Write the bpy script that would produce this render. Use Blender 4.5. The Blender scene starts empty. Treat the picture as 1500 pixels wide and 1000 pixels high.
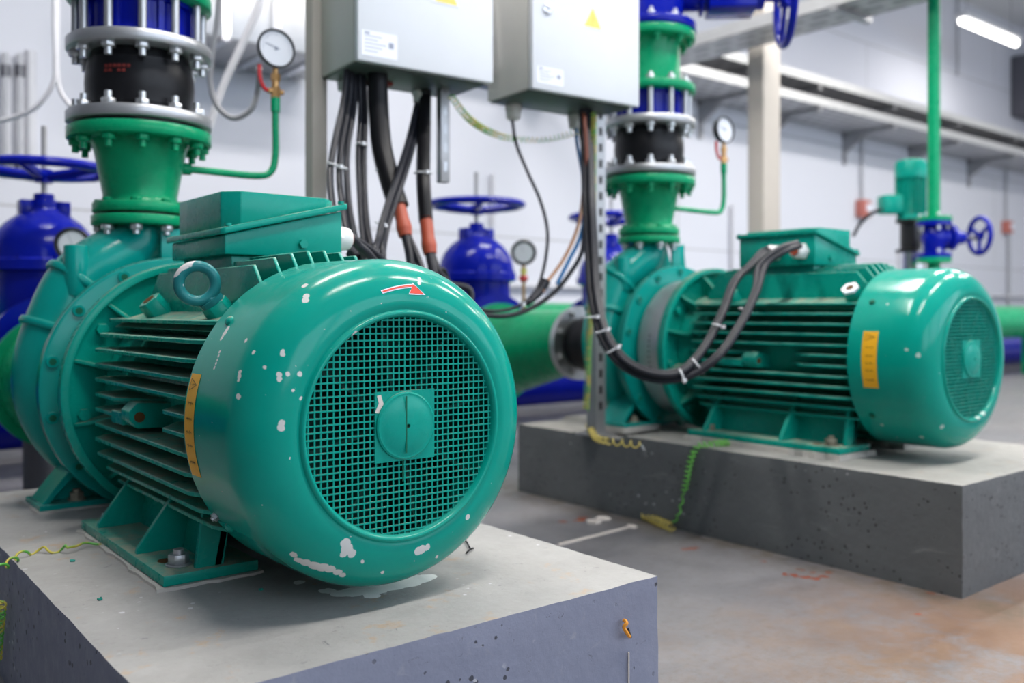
import bpy, bmesh, math, random
from mathutils import Vector, Matrix, noise
PI = math.pi
random.seed(7)
C = bpy.context.scene.collection
SC = bpy.context.scene

# ------------------------------------------------------------------ camera
F_PX = 1341.0
HZ = 455.0
CAMZ = 0.617
FW = Vector((0.6266, 0.7793, 0)).normalized()
RT = Vector((FW.y, -FW.x, 0))
cam = bpy.data.cameras.new('camera')
cam.sensor_width = 36
cam.lens = F_PX / 1500 * 36
cam.shift_y = -(500 - HZ) / 1500
cam.clip_start = 0.05
cam.dof.use_dof = True
cam.dof.focus_distance = 1.27
cam.dof.aperture_fstop = 3.0
co = bpy.data.objects.new('camera', cam)
C.objects.link(co)
co.location = (0, 0, CAMZ)
co.rotation_euler = (PI / 2, 0, -math.atan2(FW.x, FW.y))
SC.camera = co


def at(px, py, d):
    """point of the place seen at px, py at forward distance d"""
    return FW * d + RT * ((px - 750) / F_PX * d) + Vector((0, 0, CAMZ + (HZ - py) / F_PX * d))


def onz(px, py, z):
    return at(px, py, F_PX * (CAMZ - z) / (py - HZ))


def ony(px, py, Y):
    t = (px - 750) / F_PX
    X = (FW.y * t + FW.x) * Y / (FW.y - FW.x * t)
    return at(px, py, FW.x * X + FW.y * Y)


# ------------------------------------------------------------------ materials
MATS = {}


def lin(c):
    return tuple((v / 12.92 if v <= 0.04045 else ((v + 0.055) / 1.055) ** 2.4) for v in [x / 255 for x in c])


class NT:
    def __init__(s, name):
        s.m = bpy.data.materials.new(name)
        s.m.use_nodes = True
        s.t = s.m.node_tree
        s.b = s.t.nodes['Principled BSDF']
        s.co = s.t.nodes.new('ShaderNodeTexCoord')

    def n(s, typ, **kw):
        nd = s.t.nodes.new(typ)
        for k, v in kw.items():
            setattr(nd, k, v)
        return nd

    def l(s, a, b):
        s.t.links.new(a, b)

    def noise(s, scale, detail=4, rough=.6, vec=None, dist=0.0):
        nd = s.n('ShaderNodeTexNoise')
        nd.inputs['Scale'].default_value = scale
        nd.inputs['Detail'].default_value = detail
        nd.inputs['Roughness'].default_value = rough
        nd.inputs['Distortion'].default_value = dist
        s.l(vec or s.co.outputs['Object'], nd.inputs['Vector'])
        return nd.outputs['Fac']

    def ramp(s, fac, a, b, va=0.0, vb=1.0):
        nd = s.n('ShaderNodeMapRange', clamp=True)
        nd.inputs['From Min'].default_value = a
        nd.inputs['From Max'].default_value = b
        nd.inputs['To Min'].default_value = va
        nd.inputs['To Max'].default_value = vb
        s.l(fac, nd.inputs['Value'])
        return nd.outputs['Result']

    def math(s, op, a, b=None):
        nd = s.n('ShaderNodeMath', operation=op)
        for i, v in enumerate((a, b)):
            if v is None:
                continue
            if isinstance(v, (int, float)):
                nd.inputs[i].default_value = v
            else:
                s.l(v, nd.inputs[i])
        return nd.outputs[0]

    def mix(s, fac, a, b):
        nd = s.n('ShaderNodeMix', data_type='RGBA')
        if isinstance(fac, (int, float)):
            nd.inputs[0].default_value = fac
        else:
            s.l(fac, nd.inputs[0])
        for i, v in ((6, a), (7, b)):
            if isinstance(v, tuple):
                nd.inputs[i].default_value = (*v[:3], 1)
            else:
                s.l(v, nd.inputs[i])
        return nd.outputs[2]

    def bump(s, h, strength=.3, dist=.002):
        nd = s.n('ShaderNodeBump')
        nd.inputs['Strength'].default_value = strength
        nd.inputs['Distance'].default_value = dist
        s.l(h, nd.inputs['Height'])
        s.l(nd.outputs[0], s.b.inputs['Normal'])

    def spots(s, pts, noise_scale=90, amp=.006):
        """mask of blots with ragged edges around points (x, y, z, r) of the object"""
        nz = s.n('ShaderNodeTexNoise')
        nz.inputs['Scale'].default_value = noise_scale
        nz.inputs['Detail'].default_value = 3
        s.l(s.co.outputs['Object'], nz.inputs['Vector'])
        sub = s.n('ShaderNodeVectorMath', operation='SUBTRACT')
        s.l(nz.outputs['Color'], sub.inputs[0])
        sub.inputs[1].default_value = (.5, .5, .5)
        sc = s.n('ShaderNodeVectorMath', operation='SCALE')
        s.l(sub.outputs[0], sc.inputs[0])
        sc.inputs['Scale'].default_value = amp
        ad = s.n('ShaderNodeVectorMath', operation='ADD')
        s.l(s.co.outputs['Object'], ad.inputs[0])
        s.l(sc.outputs[0], ad.inputs[1])
        acc = None
        for x, y, z, r in pts:
            d = s.n('ShaderNodeVectorMath', operation='DISTANCE')
            s.l(ad.outputs[0], d.inputs[0])
            d.inputs[1].default_value = (x, y, z)
            v = s.math('SUBTRACT', d.outputs['Value'], r)
            acc = v if acc is None else s.math('MINIMUM', acc, v)
        return s.ramp(acc, -.0004, .0004, 1, 0)

    def base(s, c):
        if isinstance(c, tuple):
            s.b.inputs['Base Color'].default_value = (*c[:3], 1)
        else:
            s.l(c, s.b.inputs['Base Color'])

    def rough(s, r):
        if isinstance(r, (int, float)):
            s.b.inputs['Roughness'].default_value = r
        else:
            s.l(r, s.b.inputs['Roughness'])


def paint(name, col, rough=.3, var=.18, dust=0.0, spots=None, specks=False, spotcol=(.62, .60, .56), orange=.12, metal=0.0, sscale=90, amp=.006):
    s = NT(name)
    f = s.noise(9, 5, .65)
    dark = tuple(c * (1 - var) for c in col)
    light = tuple(min(1, c * (1 + var) + .004) for c in col)
    c = s.mix(f, dark, light)
    r = s.ramp(s.noise(23, 4, .7), .3, .75, rough * .8, rough * 1.35)
    if dust:
        g = s.n('ShaderNodeNewGeometry')
        sep = s.n('ShaderNodeSeparateXYZ')
        s.l(g.outputs['True Normal'], sep.inputs[0])
        up = s.ramp(sep.outputs[2], .55, .97)
        nz = s.ramp(s.noise(30, 6, .7), .34, .62)
        dm = s.math('MULTIPLY', s.math('MULTIPLY', up, nz), dust)
        c = s.mix(dm, c, (.40, .36, .27))
        r = s.mix(dm, r, (.8, .8, .8))
    if specks:
        v = s.noise(140, 2, .5)
        c = s.mix(s.ramp(v, .765, .775), c, spotcol)
    if spots:
        c = s.mix(s.spots(spots, sscale, amp), c, spotcol)
    s.base(c)
    s.rough(r)
    s.b.inputs['Metallic'].default_value = metal
    s.b.inputs['Specular IOR Level'].default_value = .5 if metal else .2
    s.bump(s.noise(60, 3, .5), orange, .0012)
    MATS[name] = s.m
    return s.m


def plain(name, col, rough=.5, metal=0.0, var=.1, emit=None, es=1.0, bump=0.0, scale=12, spec=.5):
    s = NT(name)
    if var:
        s.base(s.mix(s.noise(scale, 4, .6), tuple(c * (1 - var) for c in col), tuple(min(1, c * (1 + var)) for c in col)))
    else:
        s.base(col)
    s.rough(rough)
    s.b.inputs['Metallic'].default_value = metal
    s.b.inputs['Specular IOR Level'].default_value = spec
    if emit:
        s.b.inputs['Emission Color'].default_value = (*emit, 1)
        s.b.inputs['Emission Strength'].default_value = es
    if bump:
        s.bump(s.noise(80, 4, .6), bump, .001)
    MATS[name] = s.m
    return s.m


# ------------------------------------------------------------------ mesh building
def basis(d):
    d = Vector(d).normalized()
    u = Vector((0, 0, 1)) if abs(d.z) < .9 else Vector((1, 0, 0))
    a = d.cross(u).normalized()
    b = a.cross(d).normalized()
    return d, a, b


def smooth_path(pts, n=8, closed=False):
    P = [Vector(p) for p in pts]
    if len(P) < 3:
        return P
    out = []
    N = len(P)
    rng = range(N) if closed else range(N - 1)
    for i in rng:
        p1, p2 = P[i], P[(i + 1) % N]
        p0 = P[(i - 1) % N] if closed or i > 0 else p1 * 2 - p2
        p3 = P[(i + 2) % N] if closed or i < N - 2 else p2 * 2 - p1
        for k in range(n):
            t = k / n
            out.append(.5 * ((2 * p1) + (p2 - p0) * t + (2 * p0 - 5 * p1 + 4 * p2 - p3) * t * t + (3 * p1 - p0 - 3 * p2 + p3) * t ** 3))
    if not closed:
        out.append(P[-1])
    return out


class MB:
    def __init__(s):
        s.bm = bmesh.new()

    def ring(s, c, a, b, r, n, rb=None):
        rb = rb or r
        return [s.bm.verts.new(c + a * (math.cos(2 * PI * k / n) * r) + b * (math.sin(2 * PI * k / n) * rb)) for k in range(n)]

    def bridge(s, r0, r1):
        n = len(r0)
        for k in range(n):
            s.bm.faces.new((r0[k], r0[(k + 1) % n], r1[(k + 1) % n], r1[k]))

    def box(s, lo, hi, M=None):
        vs = [Vector((x, y, z)) for x in (lo[0], hi[0]) for y in (lo[1], hi[1]) for z in (lo[2], hi[2])]
        if M:
            vs = [M @ v for v in vs]
        v = [s.bm.verts.new(p) for p in vs]
        for f in ((0, 1, 3, 2), (4, 6, 7, 5), (0, 4, 5, 1), (2, 3, 7, 6), (0, 2, 6, 4), (1, 5, 7, 3)):
            s.bm.faces.new([v[i] for i in f])
        return s

    def cyl(s, p0, p1, r0, r1=None, n=24, spin=0.0):
        r1 = r0 if r1 is None else r1
        p0, p1 = Vector(p0), Vector(p1)
        d, a, b = basis(p1 - p0)
        if spin:
            R = Matrix.Rotation(spin, 3, d)
            a, b = R @ a, R @ b
        A, B = s.ring(p0, a, b, r0, n), s.ring(p1, a, b, r1, n)
        s.bridge(A, B)
        s.bm.faces.new(A)
        s.bm.faces.new(B)
        return s

    def lathe(s, prof, o, axis, n=48, cap=True, closed=False):
        """prof: (distance along the axis, radius)"""
        o = Vector(o)
        d, a, b = basis(axis)
        R = [s.ring(o + d * y, a, b, max(r, 1e-4), n) for y, r in prof]
        for i in range(len(R) - 1):
            s.bridge(R[i], R[i + 1])
        if closed:
            s.bridge(R[-1], R[0])
        elif cap:
            s.bm.faces.new(R[0])
            s.bm.faces.new(R[-1])
        return s

    def tube(s, pts, r, n=10, sm=8, closed=False, cap=True):
        P = smooth_path(pts, sm, closed) if sm else [Vector(p) for p in pts]
        m = len(P)
        rs = r if callable(r) else (lambda t: r)
        prev = None
        R = []
        for i, p in enumerate(P):
            if closed:
                t = P[(i + 1) % m] - P[i - 1]
            else:
                t = P[min(i + 1, m - 1)] - P[max(i - 1, 0)]
            t.normalize()
            if prev is None:
                _, a, b = basis(t)
            else:
                a = (prev - t * prev.dot(t)).normalized()
                b = t.cross(a)
            prev = a
            R.append(s.ring(p, a, b, rs(i / (m - 1)), n))
        for i in range(m - 1):
            s.bridge(R[i], R[i + 1])
        if closed:
            # match the seam
            best = min(range(n), key=lambda k: (R[0][k].co - R[-1][0].co).length)
            s.bridge(R[-1], R[0][best:] + R[0][:best])
        elif cap:
            s.bm.faces.new(R[0])
            s.bm.faces.new(R[-1])
        return s

    def torus(s, c, axis, R, r, n=40, m=12):
        d, a, b = basis(axis)
        c = Vector(c)
        rings = []
        for i in range(n):
            t = 2 * PI * i / n
            u = a * math.cos(t) + b * math.sin(t)
            rings.append(s.ring(c + u * R, u, d, r, m))
        for i in range(n):
            s.bridge(rings[i], rings[(i + 1) % n])
        return s

    def ball(s, c, r, n=16, m=10, sz=1.0):
        prof = [(-r * sz * math.cos(PI * k / m), r * math.sin(PI * k / m)) for k in range(m + 1)]
        return s.lathe(prof, c, (0, 0, 1), n)

    def prism(s, poly, axis_o, u, v, w, h):
        """polygon (list of 2d) in plane o+u,v extruded along w by h"""
        o, u, v, w = Vector(axis_o), Vector(u), Vector(v), Vector(w)
        A = [s.bm.verts.new(o + u * x + v * y) for x, y in poly]
        B = [s.bm.verts.new(o + u * x + v * y + w * h) for x, y in poly]
        s.bridge(A, B)
        s.bm.faces.new(A)
        s.bm.faces.new(B)
        return s

    def loft(s, A, B, capA=True, capB=True):
        a = [s.bm.verts.new(Vector(p)) for p in A]
        b = [s.bm.verts.new(Vector(p)) for p in B]
        s.bridge(a, b)
        if capA:
            s.bm.faces.new(a)
        if capB:
            s.bm.faces.new(b)
        return s

    def hexnut(s, p, axis, r=.011, h=.01, stud=0.0, sr=None):
        p = Vector(p)
        d = Vector(axis).normalized()
        s.cyl(p, p + d * h, r, n=6, spin=random.random())
        if stud:
            s.cyl(p, p + d * (h + stud), sr or r * .52, n=10)
        return s

    def build(s, name, mat, parent=None, bevel=0.0, seg=2, smooth=True, angle=35, off=None, floor=None):
        bm = s.bm
        if floor is not None:            # cast flat where it would meet the plinth
            for v in bm.verts:
                v.co.z = max(v.co.z, floor)
        bmesh.ops.recalc_face_normals(bm, faces=bm.faces)
        if bevel:
            es = [e for e in bm.edges if len(e.link_faces) == 2 and e.calc_face_angle(0) > math.radians(30)]
            try:
                bmesh.ops.bevel(bm, geom=es, offset=bevel, segments=seg, profile=.5, affect='EDGES', clamp_overlap=True)
            except Exception:
                pass
        if smooth:
            for f in bm.faces:
                f.smooth = True
            for e in bm.edges:
                if len(e.link_faces) == 2 and e.calc_face_angle(0) > math.radians(angle):
                    e.smooth = False
        if off:
            bmesh.ops.translate(bm, verts=bm.verts, vec=Vector(off))
        me = bpy.data.meshes.new(name)
        bm.to_mesh(me)
        bm.free()
        o = bpy.data.objects.new(name, me)
        me.materials.append(MATS[mat] if isinstance(mat, str) else mat)
        C.objects.link(o)
        if parent:
            o.parent = parent
        return o


def thing(name, label, cat, loc=(0, 0, 0), rz=0.0, group=None):
    o = bpy.data.objects.new(name, None)
    o.empty_display_size = .05
    C.objects.link(o)
    o.location = loc
    o.rotation_euler = (0, 0, rz)
    return tag(o, label, cat, group)


def tag(o, label, cat, group=None):
    o['label'] = label
    o['category'] = cat
    if group:
        o['group'] = group
    return o


def settle(o):
    """move the origin of a one-mesh thing to its base"""
    me = o.data
    xs = [v.co.x for v in me.vertices]; ys = [v.co.y for v in me.vertices]; zs = [v.co.z for v in me.vertices]
    b = Vector(((min(xs) + max(xs)) / 2, (min(ys) + max(ys)) / 2, min(zs)))
    me.transform(Matrix.Translation(-b))
    o.location = o.location + b
    return o


def struct(name, mb, mat, **kw):
    o = mb.build(name, mat, **kw)
    o['kind'] = 'structure'
    return o


def text_mesh(txt, size, M, mat, name, parent):
    cu = bpy.data.curves.new('t', 'FONT')
    cu.body = txt
    cu.size = size
    cu.extrude = .00025
    cu.align_x = 'CENTER'
    cu.align_y = 'CENTER'
    to = bpy.data.objects.new('t', cu)
    me = bpy.data.meshes.new_from_object(to)
    me.transform(M)
    me.name = name
    me.materials.clear()
    me.materials.append(MATS[mat])
    bpy.data.objects.remove(to)
    bpy.data.curves.remove(cu)
    o = bpy.data.objects.new(name, me)
    C.objects.link(o)
    o.parent = parent
    return o


TEAL = (.0, .29, .225)
GREEN = (.0, .29, .125)
paint('motor_paint', TEAL, .26, .12, dust=.8)
paint('pump_paint', (.0, .27, .235), .2, .14, dust=.25)
paint('pipe_green', GREEN, .27, .22, dust=.2)
paint('dark_green', (.002, .10, .055), .5, .2)
paint('blue_paint', (.0, .007, .30), .18, .2, dust=.05)
paint('galvanised', (.46, .47, .49), .38, .15, metal=.75)
paint('zinc_bolt', (.60, .61, .62), .33, .2, metal=.8)
paint('old_bolt', (.30, .27, .21), .5, .35, metal=.5)
paint('rust_hole', (.10, .045, .012), .8, .4)
plain('rubber', (.008, .008, .010), .38, var=.3, bump=.1, spec=.25)
plain('cable_black', (.014, .015, .022), .42, var=.3, spec=.35)
plain('wire_green', (.17, .58, .08), .4)
plain('wire_yellow', (.50, .40, .09), .4)
paint('fan_shade', (.0, .045, .035), .4, .2)  # fan colour darkened to stand for the unlit inside of the cover
plain('cable_brown', (.16, .04, .02), .45)
plain('cable_blue', (.01, .16, .42), .45)
plain('cable_tan', (.55, .30, .17), .5)
plain('shrink_red', (.42, .075, .035), .5, var=.25)
plain('red_print', (.20, .02, .015), .6, var=.4)
plain('tie_white', (.72, .73, .76), .45)
plain('white_plastic', (.74, .74, .74), .35)
plain('white_hose', (.62, .62, .66), .5)
plain('gray_hose', (.33, .33, .36), .45)
plain('brass', (.52, .30, .12), .35, metal=.6)
plain('red_plastic', (.55, .015, .02), .35)
plain('black_plastic', (.01, .01, .011), .35)
plain('black_ink', (.012, .012, .012), .6)
plain('label_yellow', (.85, .43, .01), .45, var=.08)
plain('sign_yellow', (.80, .66, .16), .5, var=.05)
plain('sticker_white', (.80, .82, .90), .45, var=.03)
plain('ink_gray', (.30, .33, .42), .6)
plain('arrow_red', (.75, .06, .03), .4)
plain('cabinet_gray', (.60, .59, .56), .38, var=.04, bump=.03)
plain('cabinet_door_lit', (.72, .74, .78), .33, var=.03, bump=.03)  # cabinet grey with the lavender-white light on the door put into the colour
plain('cabinet_under_shade', (.075, .10, .09), .45)  # shade and green reflection below the cabinets put into the colour
plain('chrome', (.7, .7, .72), .18, metal=1.0)
plain('steel_strut', (.40, .40, .41), .4, metal=.7, var=.2)
plain('column_paint', (.47, .43, .385), .5, var=.06)
plain('tray_zinc', (.62, .62, .62), .4, metal=.55, var=.12)
plain('wall_box_red', (.50, .16, .13), .5)
plain('conduit_gray', (.40, .41, .44), .5)
plain('paper_dial', (.78, .80, .86), .25, var=.02)
plain('gas_yellow', (.62, .55, .12), .5)
plain('dark_gray', (.10, .10, .12), .5)
plain('lamp_glow', (1, 1, 1), .5, var=0, emit=(1, .97, .92), es=6)
plain('leaf_brown', (.35, .09, .035), .8, var=.3)
plain('flake_white', (.66, .60, .55), .7, var=.15)
plain('flake_green', (.01, .25, .20), .5)
plain('tag_orange', (.75, .30, .03), .6)


def wire_material():
    s = NT('earth_wire')
    w = s.n('ShaderNodeTexNoise')
    w.inputs['Scale'].default_value = 35
    s.l(s.co.outputs['Object'], w.inputs['Vector'])
    s.base(s.mix(s.ramp(w.outputs['Fac'], .48, .54), (.10, .42, .06), (.55, .47, .06)))
    s.rough(.4)
    MATS['earth_wire'] = s.m


wire_material()

# ------------------------------------------------------------------ layout
P1Z, P2Z = 0.217, 0.242          # tops of the two plinths
AX1, AX2 = 0.660, 2.300          # shaft lines of the two sets
FAN_Y = 1.045                    # face of both fan covers
M1 = Vector((AX1, FAN_Y, P1Z))
M2 = Vector((AX2, FAN_Y, P2Z + .010))
S = 0.246                        # shaft height above the feet

COVER = [(.205, .2280), (.160, .2278), (.110, .2272), (.068, .2265)]
for k in range(1, 13):
    th = PI / 2 * (1 - k / 12)
    COVER.append((.068 - .066 * math.cos(th), .160 + .0665 * math.sin(th)))
COVER += [(.0035, .1575), (.0035, .1555), (-.001, .1535), (-.002, .151), (-.001, .1485), (.003, .1465), (.008, .1455)]


def cover_r(y):
    P = COVER[:16]
    for (y0, r0), (y1, r1) in zip(P, P[1:]):
        if min(y0, y1) <= y <= max(y0, y1):
            return r0 + (r1 - r0) * (y - y0) / ((y1 - y0) or 1e-9)
    return -1


def hit_cover(px, py, root):
    """where the sight line through px, py meets the cover, in the motor's own axes"""
    o = Vector((0, 0, CAMZ)) - root
    d = at(px, py, 1) - Vector((0, 0, CAMZ))
    t = .8
    while t < 3.5:
        p = o + d * t
        r = math.hypot(p.x, p.z - S)
        if p.y >= .0015 and r <= cover_r(min(max(p.y, .0021), .2049)) and p.y < .205:
            return p
        t += .0004
    return None


CH = [(446, 418, 4), (449, 434, 4), (448, 440, 4), (337, 447, 3), (414, 515, 3), (414, 519, 3), (409, 549, 3), (409, 555, 3), (421, 547, 2.6),
      (439, 547, 3), (372, 516, 2.2), (387, 538, 2.2), (360, 499, 2.6), (333, 482, 4.5), (329, 488, 5), (325, 495, 3.5),
      (322, 515, 1.7), (320, 521, 1.7), (318, 527, 1.7), (316, 533, 1.7), (314, 539, 1.7), (351, 545, 2.6), (350, 551, 3), (349, 557, 2.2),
      (349, 581, 4), (463, 570, 2), (614, 408, 2.5), (614, 414, 2.5), (519, 489, 4.5), (511, 499, 3.4), (430, 572, 1.8), (441, 583, 1.8),
      (506, 795, 6), (508, 804, 8), (515, 811, 6), (502, 812, 4), (612, 807, 5), (618, 804, 6), (626, 801, 4),
      (685, 757, 3.4), (430, 812, 5), (437, 820, 6), (447, 824, 7), (460, 828, 8), (472, 831, 8), (484, 834, 7), (494, 838, 6), (502, 842, 4),
      (413, 620, 3.5), (412, 626, 4), (640, 815, 2), (560, 838, 2), (530, 822, 2)]


def chip_points(lst, root):
    out = []
    for px, py, r in lst:
        p = hit_cover(px, py, root)
        if p:
            d = (p + root - Vector((0, 0, CAMZ))).dot(FW)
            out.append((p.x, p.y, p.z, r * 1.0 / F_PX * d + .0009))
    return out


paint('cover_paint_front', TEAL, .15, .10, dust=.14, spots=chip_points(CH, M1), specks=True, spotcol=(.62, .62, .60), orange=.06)
CH2 = [(1345, 520, 3), (1328, 512, 2), (1440, 604, 4), (1432, 610, 4), (1380, 625, 3), (1292, 622, 2), (1404, 360, 3), (1300, 445, 1.5), (1345, 395, 2.4), (1350, 640, 3), (1420, 455, 2)]
paint('cover_paint_back', TEAL, .14, .10, dust=.1, spots=chip_points(CH2, M2), specks=True, spotcol=(.40, .55, .50), orange=.06)
paint('eyebolt_paint', (.015, .17, .18), .22, .35, spots=[(-.185, .345, .478, .022), (-.196, .345, .465, .016), (-.165, .345, .488, .014)], specks=True, spotcol=(.60, .58, .58), orange=.5, sscale=60, amp=.012)


def conform(pts2, root, fn, name, mat, parent, off=.0004, n=1):
    pass


def make_motor(root_loc, label, m, first, foot_rng, lab_y, cov, gussets):
    t = thing('electric_motor', label, 'electric motor', root_loc)
    Y = Vector((0, 1, 0))
    o = Vector((0, 0, S))
    # --- fan cover
    inner = [(.010, .1445), (.012, .150), (.07, .2225), (.2045, .2245)]
    prof = COVER + inner
    c = MB().lathe([(y, r) for y, r in prof], o, Y, 112, closed=True).build('fan_cover', cov, t, angle=50)
    g = MB()
    pit = .00885
    for k in range(-16, 17):
        x = k * pit
        h = math.sqrt(max(.1462 ** 2 - x * x, 0))
        if h > .01:
            g.box((x - .00105, .0062, S - h), (x + .00105, .0076, S + h))
            g.box((-h, .0058, S + x - .00105), (h, .0070, S + x + .00105))
    g.box((-.047, .0050, S - .047), (.047, .0082, S + .047))
    g.build('fan_guard', 'motor_paint', c, smooth=False)
    b = MB().lathe([(.006, .0455), (.0022, .0452), (.0008, .043), (.0012, .040), (-.0005, .036), (-.003, .018), (-.0034, .0028), (.004, .0028)], o, Y, 64, cap=False)
    b.build('guard_boss', 'motor_paint', c)
    MB().cyl(o + Y * .001, o + Y * .0045, .0032, n=16).build('boss_hole', 'black_ink', c)
    st = MB()
    for z0, z1, yy in ((-.036, .040, -.0042), (-.075, -.036, .0045)):
        st.box((-.0042, yy + .0008, S + z0), (-.0022, yy + .0016, S + z1))
    if first:
        st.build('paint_run', 'dark_green', c)
    # --- fan
    f = MB()
    f.lathe([(.03, .02), (.03, .046), (.11, .052), (.11, .02)], o, Y, 32, closed=True)
    for k in range(8):
        a = 2 * PI * k / 8 + .2
        d = Vector((math.cos(a), 0, math.sin(a)))
        q = Vector((-d.z, 0, d.x))
        M = Matrix((( d.x, 0, q.x, 0), (0, 1, 0, 0), (d.z, 0, q.z, S), (0, 0, 0, 1)))
        f.box((.04, .022, -.0025), (.175, .105, .0025), M)
    f.cyl(o + Y * .104, o + Y * .109, .185, n=64)  # back plate added to keep the view through the guard dark
    f.build('cooling_fan', 'fan_shade', t)
    # --- screws of the cover
    for k, a in enumerate((142, 38, -38, -142)):
        a = math.radians(a)
        d = Vector((math.cos(a), 0, math.sin(a)))
        p = o + d * .2275 + Y * .165
        MB().lathe([(0, .0075), (.003, .007), (.005, .004), (.0055, 0.0001)], p, d, 16).build('cover_screw', 'motor_paint' if first else 'dark_green', t)
    # --- yellow label, wrapped round the cover
    y0, y1 = lab_y

    def on_cov(u, v, off):        # u along the axis, v up (metres of arc)
        a = PI - v / .228
        r = cover_r(u) + off
        return Vector((math.cos(a) * r, u, S + math.sin(a) * r))
    lm = MB()
    N = 24
    rows = []
    for i in range(N + 1):
        v = -.070 + .140 * i / N
        rows.append([lm.bm.verts.new(on_cov(u, v, .0006)) for u in (y0, (y0 + y1) / 2, y1)])
    for i in range(N):
        for k in range(2):
            lm.bm.faces.new((rows[i][k], rows[i][k + 1], rows[i + 1][k + 1], rows[i + 1][k]))
    lb = lm.build('warning_label', 'label_yellow', t)
    ink = MB()

    def seg(a, b_, w=.0007):
        a, b_ = Vector(a), Vector(b_)
        d = (b_ - a).normalized()
        nn = Vector((-d.y, d.x)) * w / 2
        q = [a + nn, b_ + nn, b_ - nn, a - nn]
        ink.bm.faces.new([ink.bm.verts.new(on_cov(p.x, p.y, .0011)) for p in q])
    ym = (y0 + y1) / 2
    w = (y1 - y0) * .32
    tri = [(ym - w, .048), (ym + w * .9, .0555), (ym - w * .2, .064)]
    tri = [(ym + w, .047), (ym - w, .055), (ym + w, .063)]
    for i in range(3):
        seg(tri[i], tri[(i + 1) % 3], .0009)
    seg((ym + w * .6, .055), (ym + .001, .0538)); seg((ym + .001, .0538), (ym + .0005, .0562)); seg((ym + .0005, .0562), (ym - w * .4, .055))
    rr = random.Random(3)
    for vv, n in ((.030, 4), (.009, 5), (-.009, 4), (-.027, 5), (-.050, 6)):
        for k in range(n):
            u0 = ym - w * .9 + k * w * 1.8 / n
            seg((u0, vv - .0015), (u0 + .0006, vv + .0025 * rr.random()), .0009)
            seg((u0, vv), (u0 + w * .28, vv + .001), .0007)
            if k % 2:
                seg((u0 + .0015, vv - .003), (u0 + .0015, vv + .003), .0006)
    ink.build('label_print', 'black_ink', lb, smooth=False)
    # --- housing with ribs
    b = MB()
    b.lathe([(.118, .130), (.118, .150), (.19, .152), (.742, .152), (.752, .160), (.80, .172), (.80, .12)], o, Y, 64)

    def fin(poly, u, v, w, h, oo):
        b.prism(poly, oo, u, v, w, h)
    for k in range(12):
        z = .137 - k * .0266
        xo = min(.213, math.sqrt(.233 ** 2 - z * z))
        for sx in (-1, 1):
            for (ya, yb) in ([(.209, .735)] if k not in (5, 6) else ([(.209, .40), (.585, .735)] if sx < 0 else [(.209, .735)])):
                xi = .10
                pl = [(xi, ya), (xo - .012, ya), (xo, ya + .035), (xo, yb - .028), (xo - .022, yb), (xi, yb)]
                if k in (5, 6) and ya > .5:
                    pl = [(xi, ya - .09), (xo - .045, ya - .06), (xo, ya), (xo, yb - .028), (xo - .022, yb), (xi, yb)]
                if k in (5, 6) and yb < .5:
                    pl = [(xi, ya), (xo - .004, ya), (xo, ya + .05), (xo, yb - .06), (xo - .04, yb), (xi, yb)]
                fin([(sx * x, y) for x, y in pl], (1, 0, 0), (0, 1, 0), (0, 0, 1), .0064, Vector((0, 0, S + z - .0032)))
    for k in range(9):
        x = -.108 + k * .027
        zt = math.sqrt(.247 ** 2 - x * x)
        for (ya, yb) in ((.209, .735),):
            pl = [(ya, .08), (ya, zt - .035), (ya + .030, zt), (yb - .03, zt), (yb, zt - .025), (yb, .08)]
            if k in (0, 8):
                pl = [(ya, .08), (ya, zt - .045), (ya + .04, zt), (yb - .06, zt), (yb, zt - .05), (yb, .08)]
            fin(pl, (0, 1, 0), (0, 0, 1), (1, 0, 0), .0055, Vector((x - .00275, 0, S)))
        zb = -math.sqrt(.205 ** 2 - x * x)
        fin([(.209, -.1), (.209, zb), (.735, zb), (.735, -.1)], (0, 1, 0), (0, 0, 1), (1, 0, 0), .0055, Vector((x - .00275, 0, S)))
    # shoulder pads carrying the lugs
    for sx in (-1, 1):
        b.prism([(sx * .10, .10), (sx * .172, .124), (sx * .148, .140), (sx * .112, .152), (sx * .09, .16)], (0, .207, S), (1, 0, 0), (0, 0, 1), (0, 1, 0), .528)
    # side drain boss
    for sx in (-1,):
        b.prism([(-.10, -.010), (-.10, -.048), (-.205, -.044), (-.218, -.030), (-.218, -.016), (-.205, -.002)], (0, .485, S + .008), (1, 0, 0), (0, 0, 1), (0, 1, 0), .045)
        b.prism([(.585, -.218), (.53, -.216), (.53, -.16), (.64, -.15), (.66, -.19)], (0, 0, S - .034), (0, 1, 0), (1, 0, 0), (0, 0, 1), .02)
    b.build('ribbed_housing', 'motor_paint', t, bevel=.0011, seg=1)
    MB().cyl((-.202, .4845, S - .018), (-.202, .490, S - .018), .0085, n=16).build('drain_hole', 'rust_hole', t)
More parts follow.
